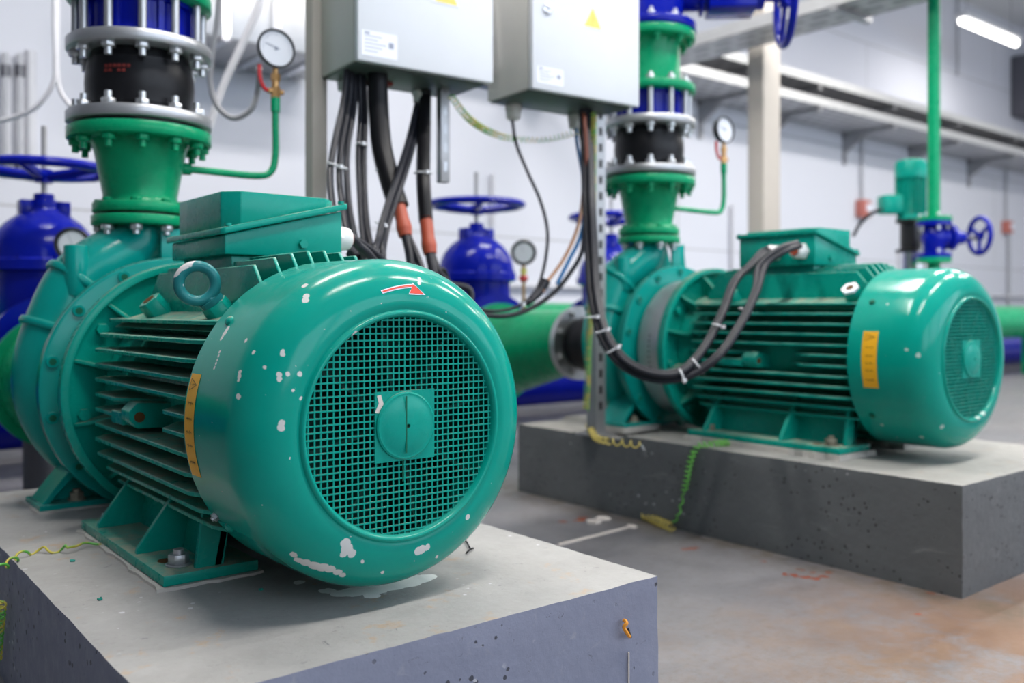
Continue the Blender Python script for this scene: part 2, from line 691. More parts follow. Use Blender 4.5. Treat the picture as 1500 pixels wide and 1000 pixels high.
    # lugs on the shoulder
    for sx, yy, hh in ((-1, .335 if first else .245, .216 if first else .232), (-1, .625, .226)):
        d = Vector((-.64 * 1, 0, .768))
        l = MB().cyl(o + d * .165 + Y * yy, o + d * hh + Y * yy, .026, .0215, n=6, spin=.3)
        if not (first and yy < .4):
            lg = l.build('lifting_lug', 'motor_paint', t, bevel=.0015, seg=1)
            MB().cyl(o + d * (hh - .001) + Y * yy, o + d * (hh + .0012) + Y * yy, .011, n=16).build('lug_hole', 'rust_hole', lg)
            if not first and yy < .4:
                MB().cyl(o + d * (hh - .006) + Y * yy, o + d * (hh + .0006) + Y * yy, .0225, n=6, spin=.3).build('lug_rim', 'sticker_white', lg)
        else:
            l.build('lug', 'motor_paint', t, bevel=.0015, seg=1)
            e = MB()
            q = o + d * .216 + Y * yy
            e.cyl(q, q + d * .008, .019, n=24)
            e.cyl(q + d * .004, q + d * .016, .014, .010, n=20)
            e.torus(o + d * .254 + Y * yy, (.25, 1, .05), .0265, .0085, 48, 16)
            eb = e.build('eyebolt', 'eyebolt_paint', t, angle=50)
            cc = o + d * .254 + Y * yy
            for i, ch in enumerate('M20'):
                a = math.radians(-62 + 15 * i)
                pos = cc + Vector((math.cos(a), 0, math.sin(a))) * .0275 + Vector((0, -.0086, 0))
                M = Matrix.Translation(pos) @ Matrix.Rotation(a + PI / 2, 4, 'Y').inverted() @ Matrix.Rotation(PI / 2, 4, 'X')
                text_mesh(ch, .0085, M, 'sticker_white', 'size_mark', eb)
    # --- front flange with webs and bolts
    fl = MB().lathe([(.800, .12), (.800, .232), (.797, .236), (.789, .2375), (.789, .249), (.791, .2515), (.812, .2515), (.815, .249), (.815, .12)], o, Y, 96).build('flange', 'motor_paint', t, angle=40, floor=.003)
    for k in range(12):
        a = 2 * PI * (k + .5) / 12
        d = Vector((math.cos(a), 0, math.sin(a)))
        q = Vector((-d.z, 0, d.x))
        wb = MB().prism([(.16, .742), (.176, .742), (.232, .792), (.236, .801), (.16, .801)], o - q * .0035, d, Y, q, .007)
        wb.build('flange_web', 'motor_paint', fl, bevel=.0012, seg=1)
    for k in range(8):
        a = 2 * PI * (k + .25) / 8
        d = Vector((math.cos(a), 0, math.sin(a)))
        MB().cyl(o + d * .213 + Y * .80, o + d * .213 + Y * .789, .0125, n=6).build('flange_bolt', 'motor_paint', fl, bevel=.001, seg=1)
    # --- feet
    ya, yb = foot_rng
    for sx in (-1, 1):
        ft = MB()
        ft.box((sx * .228 if sx < 0 else .085, ya, 0.004), (-.085 if sx < 0 else .228, yb, .020))
        ft.build('foot', 'motor_paint', t, bevel=.002)
        up = MB()
        up.prism([(sx * .150, .018), (sx * .138, .018), (sx * .115, .14), (sx * .127, .14)], (0, ya + .012, 0), (1, 0, 0), (0, 0, 1), (0, 1, 0), yb - ya - .02)
        for gy in gussets:
            up.prism([(sx * .130, .016), (sx * .222, .016), (sx * .220, .028), (sx * .148, .128), (sx * .11, .15)], (0, gy, 0), (1, 0, 0), (0, 0, 1), (0, 1, 0), .011)
        up.prism([(sx * .135, .016), (sx * .178, .016), (sx * .165, .11), (sx * .12, .12)], (0, ya + .012, 0), (1, 0, 0), (0, 0, 1), (0, 1, 0), .010)
        up.build('foot_bracket', 'motor_paint', t, bevel=.0012, seg=1)
        for by in (ya + .048, yb - .05):
            p = Vector((sx * .190, by, .020))
            n = MB().cyl(p + Vector((0, 0, 0)), p + Vector((0, 0, .003)), .019, n=24).hexnut(p + Vector((0, 0, .003)), (0, 0, 1), .0155, .014, .007)
            n.build('anchor_bolt', 'galvanised' if first else 'old_bolt', t, bevel=.0007, seg=1)
        if sx < 0:
            MB().cyl((-.197, ya + .082, .0195), (-.197, ya + .082, .0206), .013, n=20).build('bolt_slot', 'rust_hole', t)
    # --- terminal box
    K = .051 / .208

    def zs(xp):
        return .547 + K * xp          # the slanted split

    bx = MB()
    bx.prism([(-m * .104, .49), (-m * .104, zs(-.104)), (m * .104, zs(.104)), (m * .104, .49)], (0, .375, 0), (1, 0, 0), (0, 0, 1), (0, 1, 0), .250)
    bx.prism([(-.088, .455), (-.088, .4905), (.088, .4905), (.088, .455)], (0, .388, 0), (1, 0, 0), (0, 0, 1), (0, 1, 0), .222)
    box = bx.build('terminal_box', 'motor_paint', t, bevel=.003)
    ld = MB()

    def slab(e, cut, za, zb, tp=False):
        pl = [(-.104 - e, .375 - e + cut), (-.104 - e + cut, .375 - e), (.104 + e - cut, .375 - e), (.104 + e, .375 - e + cut),
              (.104 + e, .625 + e - cut), (.104 + e - cut, .625 + e), (-.104 - e + cut, .625 + e), (-.104 - e, .625 + e - cut)]
        A = [(m * x, y, zs(x) + za) for x, y in pl]
        B = [(m * x, y, (min(.5935, zb - .05 * max(0, x)) if tp else zs(x) + zb)) for x, y in pl]
        ld.loft(A, B)
    slab(.009, .006, .001, .012)
    slab(-.004, .024, .011, .597, True)
    lid = ld.build('lid', 'motor_paint', box, bevel=.0025)
    for (x, y) in ((-.100, .372), (.100, .372), (.100, .628)):
        MB().cyl((m * x, y, zs(x) + .012), (m * x, y, zs(x) + .017), .0055, n=12).build('lid_screw', 'motor_paint', lid)
    MB().cyl((m * .03, .3755, .512), (m * .03, .368, .512), .008, n=6).build('earth_screw', 'motor_paint', box)
    for gy in (.415, .500):
        gl = MB()
        gl.cyl((m * .1035, gy, .528), (m * .118, gy, .528), .024, n=6)
        gl.lathe([(.012, .021), (.022, .0215), (.034, .019), (.038, .014), (.036, .011), (.020, .011)], (m * .1035, gy, .528), (m, 0, 0), 24)
        go = gl.build('cable_gland', 'white_plastic', box, bevel=.001, seg=1)
        MB().cyl((m * .135, gy, .528), (m * .1435, gy, .528), .0125, .0118, n=20).build('gland_seal', 'shrink_red', go)
    return t


motor1 = make_motor(M1, 'large teal motor on the near plinth, white paint chips round its wire fan guard', 1, True, (.288, .742), (.166, .2), 'cover_paint_front', (.655, .435))
motor2 = make_motor(M2, 'teal motor on the far right plinth with two white glands facing the cable loop', -1, False, (.225, .715), (.127, .166), 'cover_paint_back', (.655, .40))

MB().prism([(-.047, .020), (-.037, .018), (-.034, .031), (-.038, .043), (-.044, .042), (-.041, .032)], (0, .0045, S), (1, 0, 0), (0, 0, 1), (0, 1, 0), .0004).build('paint_chip', 'flake_white', motor1, smooth=False)
for a_, y_ in ((-146, .188),):
    a_ = math.radians(a_)
    d_ = Vector((math.cos(a_), 0, math.sin(a_)))
    MB().hexnut(Vector((0, y_, S)) + d_ * .228, d_, .0065, .005, .003).build('silver_screw', 'galvanised', motor1)

# red arrow sticker wrapped over the near cover
def arrow_sticker():
    def arc(px0, px1, f, n=10):
        return [(px0 + (px1 - px0) * i / n, f(px0 + (px1 - px0) * i / n)) for i in range(n + 1)]
    top = lambda x: 427.5 - 9.2 * math.sin((x - 558) / 52 * 1.75)
    def poly(e):
        up = [(x, top(x) - 0.8 - e) for x in [559 - e + k * (603 - 559 + e) / 8 for k in range(9)]]
        dn = [(x, top(x) + 1.8 + e) for x in [562 - e + k * (603 - 562 + e) / 8 for k in range(9)]]
        return up, dn
    for e, mat, off, nm in ((1.6, 'sticker_white', .0006, 'arrow_border'), (0, 'arrow_red', .0011, 'arrow')):
        mb = MB()
        up, dn = poly(e)
        def q(p):
            h = hit_cover(p[0], p[1], M1)
            rr = math.hypot(h.x, h.z - S)
            th = math.atan2(rr - .160, .068 - h.y)
            nrm = Vector((h.x / rr * math.sin(th), -math.cos(th), (h.z - S) / rr * math.sin(th)))
            return mb.bm.verts.new(h + nrm * off)
        U, D = [q(p) for p in up], [q(p) for p in dn]
        for i in range(len(U) - 1):
            mb.bm.faces.new((U[i], U[i + 1], D[i + 1], D[i]))
        head = [(604, 416.5 - e * 1.6), (611, 422 - e * .6), (620 + 1.8 * e, 431.0 + e * .6), (609, 430.2 + e), (600 - e, 429.5 + e)]
        hv = [q(p) for p in head]
        for k in range(1, len(hv) - 1):
            mb.bm.faces.new((hv[0], hv[k], hv[k + 1]))
        o = mb.build(nm, mat, motor1, smooth=False)
        if nm == 'arrow_border':
            par = o
        else:
            o.parent = par
    par.name = 'rotation_arrow'


arrow_sticker()


# ------------------------------------------------------------------ pumps
def make_pump(loc, label, first):
    t = thing('centrifugal_pump', label, 'pump', loc)
    Y = Vector((0, 1, 0))
    o = Vector((0, 0, S))
    dy = 1.08 if first else 1.045
    vy = 1.075 if first else 1.080
    sh = 0 if first else .035
    dx = -.022 if first else -.035
    OS = Vector((0, sh, S))
    # coupling housing between motor flange and casing
    MB().lathe([(.816, .20), (.816, .215), (.826, .215), (.830, .196), (.890 + sh, .196), (.896 + sh, .205), (.905 + sh, .205), (.905 + sh, .1)], o, Y, 64).build('coupling_housing', 'pump_paint', t)
    gr = .1975 if first else .215
    g = MB().lathe([(.832, gr), (.888 + sh, gr), (.888 + sh, gr + .002), (.832, gr + .002)], o, Y, 72, closed=True)
    gd = g.build('coupling_guard', 'galvanised', t)
    hl = MB()
    for k in range(9):
        a = PI + (k - 4) * .075 + .1
        d = Vector((math.cos(a), 0, math.sin(a)))
        hl.cyl(o + d * (gr + .0015) + Y * (.86 + sh / 2), o + d * (gr + .0029) + Y * (.86 + sh / 2), .003, n=10)
    hl.build('guard_holes', 'black_ink', gd)
    rg = MB().lathe([(.905, .10), (.905, .258), (.908, .264), (.922, .266), (.930, .262), (.930, .24), (.955, .225), (.99, .225), (.99, .10)], OS, Y, 96).build('casing_cover', 'pump_paint', t, angle=40, floor=.003)
    for k in range(14):
        a = 2 * PI * (k + .5) / 14
        d = Vector((math.cos(a), 0, math.sin(a)))
        bo = MB().cyl(OS + d * .247 + Y * .906, OS + d * .247 + Y * .900, .0125, .0115, n=20).build('cover_boss', 'pump_paint', rg)
        MB().cyl(OS + d * .247 + Y * .9002, OS + d * .247 + Y * .8993, .0068, n=16).build('boss_hole', 'dark_green', bo)
    # spiral casing
    v = MB()
    path, rad = [], []
    for k in range(15):
        a = math.radians(50 - k * (50 + 200) / 14)
        u = k / 14
        R = .185 + .034 * u
        path.append(Vector((math.cos(a) * R, vy, S + math.sin(a) * R)))
        rad.append(.028 + .040 * u)
    path += [Vector((-.160, vy, S + .198)), Vector((-.110, (vy + dy) / 2, S + .250)), Vector((dx - .028, dy, S + .292)), Vector((dx - .004, dy, S + .320)), Vector((dx, dy, .590))]
    rad += [.067, .067, .062, .056, .054]
    n = 6
    P = smooth_path(path, n)

    def rf(tt):
        x = tt * (len(rad) - 1)
        i = min(int(x), len(rad) - 2)
        return rad[i] + (rad[i + 1] - rad[i]) * (x - i)
    v.tube(P, rf, 28, 0)
    cs = v.build('volute', 'pump_paint', t, angle=60, floor=.003)
    MB().lathe([(.955 + sh, .20), (.955 + sh, .225), (1.0 + sh, .23), (1.09, .225), (1.13, .17), (1.15, .09), (1.15, .05)], o, Y, 64).build('casing', 'pump_paint', t)
    # raised bands round the casing
    for idx in (14.45, 15.25):
        i = int(idx * n)
        c0, c1 = P[i], P[min(i + 1, len(P) - 1)]
        d = (c1 - c0).normalized()
        r = rf(i / (len(P) - 1))
        MB().lathe([(-.008, r - .004), (-.008, r + .006), (-.004, r + .0085), (.004, r + .0085), (.008, r + .006), (.008, r - .004)], c0, d, 40, closed=True).build('casing_band', 'pump_paint', cs)
    # rib below the discharge and the port
    w = MB()
    w.prism([(.0, .575), (.058, .586), (.058, .55), (.075, .455), (.0, .44)], (-.0, dy - .075, 0), (1, 0, 0), (0, 0, 1), (0, 1, 0), .010)
    w.prism([(-.02, .56), (.045, .587), (.080, .50), (.12, .44), (-.06, .42)], (0, dy - .006, 0), (1, 0, 0), (0, 0, 1), (0, 1, 0), .012)
    w.build('neck_rib', 'pump_paint', cs, bevel=.002)
    MB().cyl((-.168, vy - .045, .43), (-.168, vy - .045, .538), .027, .024, n=24).build('plugged_port', 'pump_paint', cs, bevel=.003)
    # discharge flange with hanging bolts
    df = flange('discharge_flange', (dx, dy, .588), .022, .102, .05, 'pipe_green', t)
    for k in range(8):
        a = 2 * PI * (k + .5) / 8
        p = Vector((dx + math.cos(a) * .085, dy + math.sin(a) * .085, .588))
        MB().hexnut(p, (0, 0, -1), .0135, .013, .009).build('nut', 'zinc_bolt', df, bevel=.0006, seg=1)
    # suction nozzle
    sn = MB().lathe([(1.14, .085), (1.20, .072), (1.255, .072), (1.256, .118), (1.278, .118), (1.278, .05)], o, Y, 48).build('suction_nozzle', 'pump_paint', t)
    # feet
    for sx in (-1, 1):
        f = MB()
        f.box((min(sx * .255, sx * .10), .945, 0.002), (max(sx * .255, sx * .10), 1.075, .014))
        f.prism([(sx * .248, .012), (sx * .234, .012), (sx * .10, .16), (sx * .115, .18)], (0, .962, 0), (1, 0, 0), (0, 0, 1), (0, 1, 0), .10)
        f.prism([(sx * .240, .012), (sx * .11, .012), (sx * .10, .17)], (0, 1.0, 0), (1, 0, 0), (0, 0, 1), (0, 1, 0), .012)
        fo = f.build('foot', 'pump_paint', t, bevel=.0015, seg=1)
        p = Vector((sx * .180, .975, .014))
        MB().cyl(p, p + Vector((0, 0, .003)), .018, n=20).hexnut(p + Vector((0, 0, .003)), (0, 0, 1), .0145, .012, .007).build('anchor_bolt', 'old_bolt', fo)
    return t


def flange(name, p, h, r, ri, mat, parent, n=64):
    return MB().lathe([(0, ri), (0, r - .002), (.002, r), (h - .002, r), (h, r - .002), (h, ri)], p, (0, 0, 1), n, closed=True).build(name, mat, parent, angle=50)


def ring_bolts(parent, name, mat, c, R, z, n, axis, r=.0115, h=.011, stud=.008, ph=.5):
    for k in range(n):
        a = 2 * PI * (k + ph) / n
        MB().hexnut((c[0] + math.cos(a) * R, c[1] + math.sin(a) * R, z), axis, r, h, stud).build(name, mat, parent, bevel=.0006, seg=1)


pump1 = make_pump(M1, 'teal centrifugal pump behind the near motor, its volute cut by the left edge', True)
pump2 = make_pump(M2, 'teal centrifugal pump behind the far motor, a metal coupling band showing', False)


def stack(loc, dy, first):
    """everything standing on the pump's discharge flange"""
    who = ('near', 'left') if first else ('far', 'right')
    X, Y0 = loc.x - (.022 if first else .035), loc.y + dy
    base = Vector((X, Y0, loc.z))

    def at_z(z):
        return base + Vector((0, 0, z))
    # gasket and reducer
    r = thing('pipe_reducer', 'green flared pipe reducer bolted on top of the %s pump' % who[0], 'pipe', at_z(.610))
    MB().lathe([(0, .05), (0, .088), (.006, .088), (.006, .05)], (0, 0, 0), (0, 0, 1), 48, closed=True).build('gasket', 'rubber', r)
    lf = flange('flange', (0, 0, .006), .022, .100, .05, 'pipe_green', r)
    ring_bolts(lf, 'bolt_head', 'pipe_green', (0, 0), .085, .028, 8, (0, 0, 1), .0115, .008, 0)
    MB().lathe([(.024, .05), (.024, .088), (.034, .080), (.045, .078), (.150, .098), (.162, .103), (.170, .107), (.170, .085)], (0, 0, 0), (0, 0, 1), 64, closed=True).build('cone', 'pipe_green', r, angle=50)
    uf = flange('flange', (0, 0, .164), .027, .152, .08, 'pipe_green', r, 80)
    ring_bolts(uf, 'bolt_head', 'pipe_green', (0, 0), .132, .164, 12, (0, 0, -1), .0145, .013, .015)
    # rubber joint
    j = thing('rubber_expansion_joint', 'black rubber bellows with %sgalvanised flanges above the %s pump' % ('red print and ' if first else '', who[0]), 'expansion joint', at_z(.801))
    MB().lathe([(0, .08), (0, .138), (.008, .138), (.008, .08)], (0, 0, 0), (0, 0, 1), 48, closed=True).build('rubber_seal', 'rubber', j)
    g1 = flange('lower_flange', (0, 0, .009), .024, .153, .10, 'galvanised', j, 80)
    ring_bolts(g1, 'nut', 'zinc_bolt', (0, 0), .132, .033, 12, (0, 0, 1), .015, .013, .016)
    bl = MB().lathe([(.028, .085), (.028, .103), (.042, .108), (.048, .1085), (.049, .1100), (.054, .1100), (.075, .1140), (.098, .1155), (.120, .1140), (.140, .1100), (.145, .1100), (.146, .108), (.160, .105), (.171, .102), (.171, .085)],
                    (0, 0, 0), (0, 0, 1), 72, closed=True).build('bellows', 'rubber', j, angle=50)
    if first:
        pr = MB()
        rr = random.Random(5)
        for k in range(6):
            a0 = -PI / 2 - .40 + k * .085 - .55
            for zz in (.106, .116):
                if rr.random() < .8:
                    q = []
                    for aa, z in ((a0, zz), (a0 + .06 + .02 * rr.random(), zz), (a0 + .06, zz + .007), (a0, zz + .007)):
                        R = .1168
                        q.append(pr.bm.verts.new((math.cos(aa) * (R - abs(z - .105) * .08), math.sin(aa) * (R - abs(z - .105) * .08), z)))
                    pr.bm.faces.new(q)
        pr.build('red_marking', 'red_print', bl, smooth=False)
    g2 = flange('upper_flange', (0, 0, .167), .025, .153, .10, 'galvanised', j, 80)
    ring_bolts(g2, 'nut', 'zinc_bolt', (0, 0), .132, .167, 12, (0, 0, -1), .015, .013, .016)
    # valve held by tie rods
    v = thing('wafer_valve', 'blue wafer valve clamped by silver tie rods above the %s pump' % who[0], 'valve', at_z(.993))
    vb = MB().lathe([(0, .08), (0, .118), (.006, .122), (.012, .122), (.014, .108), (.074, .108), (.076, .118), (.086, .118), (.086, .08)], (0, 0, 0), (0, 0, 1), 56, closed=True).build('valve_body', 'blue_paint', v)
    for k in range(8):
        a = 2 * PI * (k + .1) / 8
        d = Vector((math.cos(a), math.sin(a), 0))
        q = Vector((-d.y, d.x, 0))
        MB().prism([(.10, .013), (.117, .013), (.117, .075), (.10, .075)], -q * .006, d, (0, 0, 1), q, .012).build('body_rib', 'blue_paint', vb)
    for k in range(12):
        a = 2 * PI * (k + .5) / 12
        MB().cyl((math.cos(a) * .132, math.sin(a) * .132, -.0005), (math.cos(a) * .132, math.sin(a) * .132, .086), .0085, n=14).build('tie_rod', 'galvanised', v)
    # pipe above
    s = thing('pipe_spool', 'green flanged pipe %s' % ('rising out of the top of the picture over the near pump' if first else 'between two blue valves above the far pump'), 'pipe', at_z(1.079))
    f1 = flange('flange', (0, 0, 0), .026, .152, .08, 'pipe_green', s, 80)
    ring_bolts(f1, 'nut', 'zinc_bolt', (0, 0), .132, .026, 12, (0, 0, 1), .0135, .013, .010)
    MB().lathe([(.02, .09), (.02, .108), (.035, .103), (.165, .103), (.180, .107), (.180, .09)], (0, 0, 0), (0, 0, 1), 56, closed=True).build('pipe', 'pipe_green', s)
    f2 = flange('flange', (0, 0, .174), .028, .152, .08, 'pipe_green', s, 80)
    ring_bolts(f2, 'nut', 'pipe_green', (0, 0), .132, .174, 10, (0, 0, -1), .0125, .012, .010)
    # gauge tube
    return base


base1 = stack(M1, 1.08, True)
base2 = stack(M2, 1.045, False)

# blue gate valve with gearbox over the far pump
def top_valve():
    z0 = base2.z + 1.282
    v = thing('geared_valve', 'blue geared valve at the top edge with small upright handwheel', 'valve', (base2.x, base2.y, z0), math.radians(-44))
    f = flange('flange', (0, 0, 0), .028, .155, .06, 'blue_paint', v, 64)
    ring_bolts(f, 'nut', 'zinc_bolt', (0, 0), .132, .028, 10, (0, 0, 1), .012, .012, .012)
    MB().lathe([(.02, .05), (.02, .118), (.05, .112), (.20, .125), (.34, .11), (.34, .05)], (0, 0, 0), (0, 0, 1), 48).build('body', 'blue_paint', v)
    # the arm runs along the wall direction to the wheel
    zc = .030
    a = MB()
    a.cyl((.08, 0, .125), (.25, -.0, .125), .05, n=24)
    a.box((.19, -.07, .065), (.345, .07, .21))
    a.cyl((.34, 0, .125), (.375, 0, .125), .05, n=24)
    a.lathe([(0, .02), (0, .068), (.012, .068), (.012, .02)], (.165, 0, .125), (1, 0, 0), 24)
    a.build('gearbox', 'blue_paint', v, bevel=.006)
    b = MB()
    b.cyl((.37, 0, .112), (.45, 0, .108), .012, n=12)
    b.build('gearbox_shaft', 'blue_paint', v)
    w = MB()
    c = Vector((.445, 0, .104))
    w.torus(c, (1, 0, 0), .145, .013, 40, 12)
    for k in range(4):
        an = PI / 2 * k + .5
        w.cyl(c, c + Vector((0, math.cos(an) * .145, math.sin(an) * .145)), .008, n=8)
    w.cyl(c - Vector((.02, 0, 0)), c + Vector((.02, 0, 0)), .025, n=16)
    w.build('handwheel', 'blue_paint', v)


top_valve()


def gauge(label, base, R, side, zt, dx, cz, name_far):
    """stand tube from the reducer, small brass cock, dial"""
    t = thing('pressure_gauge', label, 'pressure gauge', base)
    tp = [(.088, 0, zt - base.z), (.15, 0, zt - base.z), (dx - .05, 0, zt - base.z), (dx - .012, 0, zt - base.z + .014), (dx, 0, zt - base.z + .055), (dx, 0, zt - base.z + .13), (dx, 0, cz - base.z - .125)]
    tb = MB().tube(tp, .0085, 14, 8)
    tb.cyl((dx, 0, cz - base.z - .155), (dx, 0, cz - base.z - .120), .0115, n=14)
    tb.cyl((.082, 0, zt - base.z), (.112, 0, zt - base.z), .014, n=14)
    tb.build('stand_pipe', 'pipe_green', t)
    zc = cz - base.z
    br = MB()
    br.cyl((dx, 0, zc - .122), (dx, 0, zc - .095), .012, n=6)
    br.cyl((dx, 0, zc - .096), (dx, 0, zc - .075), .009, n=12)
    br.cyl((dx, 0, zc - .078), (dx, 0, zc - .062), .012, n=6)
    br.cyl((dx, 0, zc - .062), (dx, 0, zc - .045), .007, n=12)
    br.cyl((dx - .020, 0, zc - .105), (dx + .020, 0, zc - .105), .0065, n=12)
    bk = br.build('brass_cock', 'brass', t)
    MB().tube([(dx - .020, 0, zc - .105), (dx - .030, 0, zc - .100), (dx - .040, 0, zc - .078), (dx - .042, 0, zc - .045)], .005, 10, 6).build('red_lever', 'red_plastic', bk)
    # dial turned to the camera side
    d = Vector((-.02, -1, .05)).normalized()
    c = Vector((dx, 0, zc))
    cs = MB().lathe([(-.034, .012), (-.034, .016), (-.016, .018), (-.016, .042), (0, .048), (.006, .0495), (.010, .048), (.010, .044), (.004, .043), (.004, .02)], c, d, 48).build('dial_case', 'black_plastic', t)
    fc = MB().lathe([(.0045, .0001), (.0045, .0435), (.0052, .0435), (.0052, .0001)], c, d, 48).build('dial_face', 'paper_dial', t)
    _, a, b = basis(d)
    mk = MB()
    for k in range(25):
        an = math.radians(-135 + 270 * k / 24)
        q = (a * math.sin(an) + Vector((0, 0, 1)) * math.cos(an))
        r0 = .034 if k % 4 else .031
        mk.cyl(c + d * .0056 + q * r0, c + d * .0056 + q * .038, .00045, n=5)
    mk.cyl(c + d * .0065 - a * .008, c + d * .0065 + a * .028 + Vector((0, 0, .010)), .0008, n=6)
    mk.cyl(c + d * .0052, c + d * .0075, .004, n=12)
    mk.build('dial_marks', 'ink_gray', fc)
    return t


g1x = at(402, 75, 2.27)
gauge('round black-rimmed pressure gauge on a green bent tube left of the cabinets', Vector((base1.x, base1.y, 0.617 + .31)), 0, 0, CAMZ + .328, .322, CAMZ + .645, 0)
gauge('pressure gauge on a thin green tube beside the steel column, over the far pump', Vector((base2.x, base2.y, .617 + .33)), 0, 0, CAMZ + .350, .393, CAMZ + .650, 0)

# ------------------------------------------------------------------ plinths and room
def plinth(label, lo, hi, mat, cell=.02, amp=.0016, seed=0, step=None):
    bm = bmesh.new()
    nx, ny, nz = [max(1, int((hi[i] - lo[i]) / cell)) for i in range(3)]
    dims = (nx, ny, nz)
    vs = {}

    def V(i, j, k):
        if (i, j, k) not in vs:
            p = Vector((lo[0] + (hi[0] - lo[0]) * i / nx, lo[1] + (hi[1] - lo[1]) * j / ny, lo[2] + (hi[2] - lo[2]) * k / nz))
            ex = sum((i in (0, nx), j in (0, ny), k in (0, nz)))
            q = p * 9 + Vector((seed * 7.3, 0, 0))
            off = noise.noise_vector(q) * amp + noise.noise_vector(q * 4.5) * amp * (1.4 if ex > 1 else .5)
            if ex > 1:                       # worn arrises
                c = Vector(((lo[0] + hi[0]) / 2, (lo[1] + hi[1]) / 2, (lo[2] + hi[2]) / 2))
                off = off * .5 + (c - p).normalized() * (.0015 + .0022 * max(0, noise.noise(q * 2.5)))
            if step and k == nz and step(p):
                off.z -= step(p)
            vs[(i, j, k)] = bm.verts.new(p + off)
        return vs[(i, j, k)]
    for j in range(ny):
        for k in range(nz):
            bm.faces.new((V(0, j, k), V(0, j, k + 1), V(0, j + 1, k + 1), V(0, j + 1, k)))
            bm.faces.new((V(nx, j, k), V(nx, j + 1, k), V(nx, j + 1, k + 1), V(nx, j, k + 1)))
    for i in range(nx):
        for k in range(nz):
            bm.faces.new((V(i, 0, k), V(i + 1, 0, k), V(i + 1, 0, k + 1), V(i, 0, k + 1)))
            bm.faces.new((V(i, ny, k), V(i, ny, k + 1), V(i + 1, ny, k + 1), V(i + 1, ny, k)))
    for i in range(nx):
        for j in range(ny):
            bm.faces.new((V(i, j, nz), V(i + 1, j, nz), V(i + 1, j + 1, nz), V(i, j + 1, nz)))
            bm.faces.new((V(i, j, 0), V(i, j + 1, 0), V(i + 1, j + 1, 0), V(i + 1, j, 0)))
    mb = MB()
    mb.bm.free()
    mb.bm = bm
    o = mb.build('concrete_plinth', mat, angle=40)
    tag(o, label, 'concrete plinth')
    return settle(o)


def concrete(name, col, patch=(), patchcol=(.85, .85, .83), stains=.5, rough=.6, origin=(0, 0, 0)):
    s = NT(name)
    big = s.noise(3.5, 6, .65)
    c = s.mix(big, tuple(x * .82 for x in col), tuple(x * 1.15 for x in col))
    g = s.n('ShaderNodeNewGeometry')
    sep = s.n('ShaderNodeSeparateXYZ')
    s.l(g.outputs['True Normal'], sep.inputs[0])
    up = s.ramp(sep.outputs[2], .6, .95)
    # dust, sand coloured wear and small rust stains on the walked-on top
    c = s.mix(s.math('MULTIPLY', up, .85), c, s.mix(s.noise(6, 6, .7), (.27, .255, .23), (.43, .42, .40)))
    st = s.ramp(s.noise(17, 5, .7), .60, .68)
    c = s.mix(s.math('MULTIPLY', s.math('MULTIPLY', st, up), stains), c, (.42, .27, .14))
    dk = s.ramp(s.noise(42, 6, .8, dist=.8), .635, .70)
    c = s.mix(s.math('MULTIPLY', dk, .7), c, tuple(x * .35 for x in col))
    # hairline cracks and pale scuffs
    def pits(scale, thr, cl, a, b):
        v = s.n('ShaderNodeTexVoronoi')
        v.inputs['Scale'].default_value = scale
        s.l(s.co.outputs['Object'], v.inputs['Vector'])
        nz = s.noise(scale * 2.2, 3, .7)
        dd = s.math('ADD', v.outputs['Distance'], s.math('MULTIPLY', nz, .35))
        return s.math('MULTIPLY', s.ramp(dd, thr, thr + .04, 1, 0), s.ramp(s.noise(cl, 3, .6), a, b))
    side = s.math('SUBTRACT', 1.0, s.math('MULTIPLY', up, .93))
    pt = s.math('MULTIPLY', pits(55, .34, 7, .46, .52), side)
    c = s.mix(s.math('MULTIPLY', pt, .85), c, tuple(x * .12 for x in col))
    c = s.mix(s.math('MULTIPLY', pits(38, .27, 5, .56, .60), .75), c, (.62, .62, .66))
    # long pale scuffs
    mp = s.n('ShaderNodeMapping')
    mp.inputs['Scale'].default_value = (9, 2.2, 9)
    s.l(s.co.outputs['Object'], mp.inputs['Vector'])
    w = s.ramp(s.noise(2.0, 7, .75, vec=mp.outputs[0], dist=1.2), .60, .72)
    c = s.mix(s.math('MULTIPLY', w, .28), c, (.42, .42, .42))
    if patch:
        c = s.mix(s.spots(patch, 45, .016), c, patchcol)
    s.base(c)
    s.rough(s.ramp(s.noise(30, 4, .7), .3, .7, rough * .75, rough * 1.25))
    h = s.math('ADD', s.math('ADD', s.math('MULTIPLY', s.noise(22, 8, .72), .6), s.math('MULTIPLY', s.noise(6, 4, .6), 1.6)), s.math('MULTIPLY', s.math('MAXIMUM', dk, pt), -.8))
    s.bump(h, .45, .006)
    MATS[name] = s.m


# paint peeled off on the near plinth below the fan cover (object axes: base centre)
c1 = Vector(((.295 + 1.039) / 2, (.938 + 2.28) / 2, 0))
pp = []
for px, py, r in ((500, 868, 8), (520, 866, 10), (545, 862, 12), (570, 857, 12), (595, 852, 12), (612, 848, 10), (625, 845, 7), (480, 864, 6), (440, 852, 4), (545, 872, 6)):
    p = onz(px, py, P1Z)
    pp.append((p.x - c1.x, p.y - c1.y, P1Z, r / F_PX * 3.0))
concrete('plinth_near', (.20, .215, .29), pp)
concrete('plinth_far', (.110, .117, .122), (), stains=.35)
plain('grout', (.46, .44, .41), .85, var=.25, bump=.6, scale=40)
pl1 = plinth('wide grey concrete plinth under the near motor, its corner at the bottom centre', (.295, .938, 0), (1.039, 2.28, P1Z), 'plinth_near', seed=1)
pl2 = plinth('dark-sided concrete plinth under the far motor at the right', (1.980, .9225, 0), (2.725, 2.43, P2Z), 'plinth_far', seed=2,
       step=lambda p: .012 if p.y > 1.93 and p.x < 2.2 else 0)


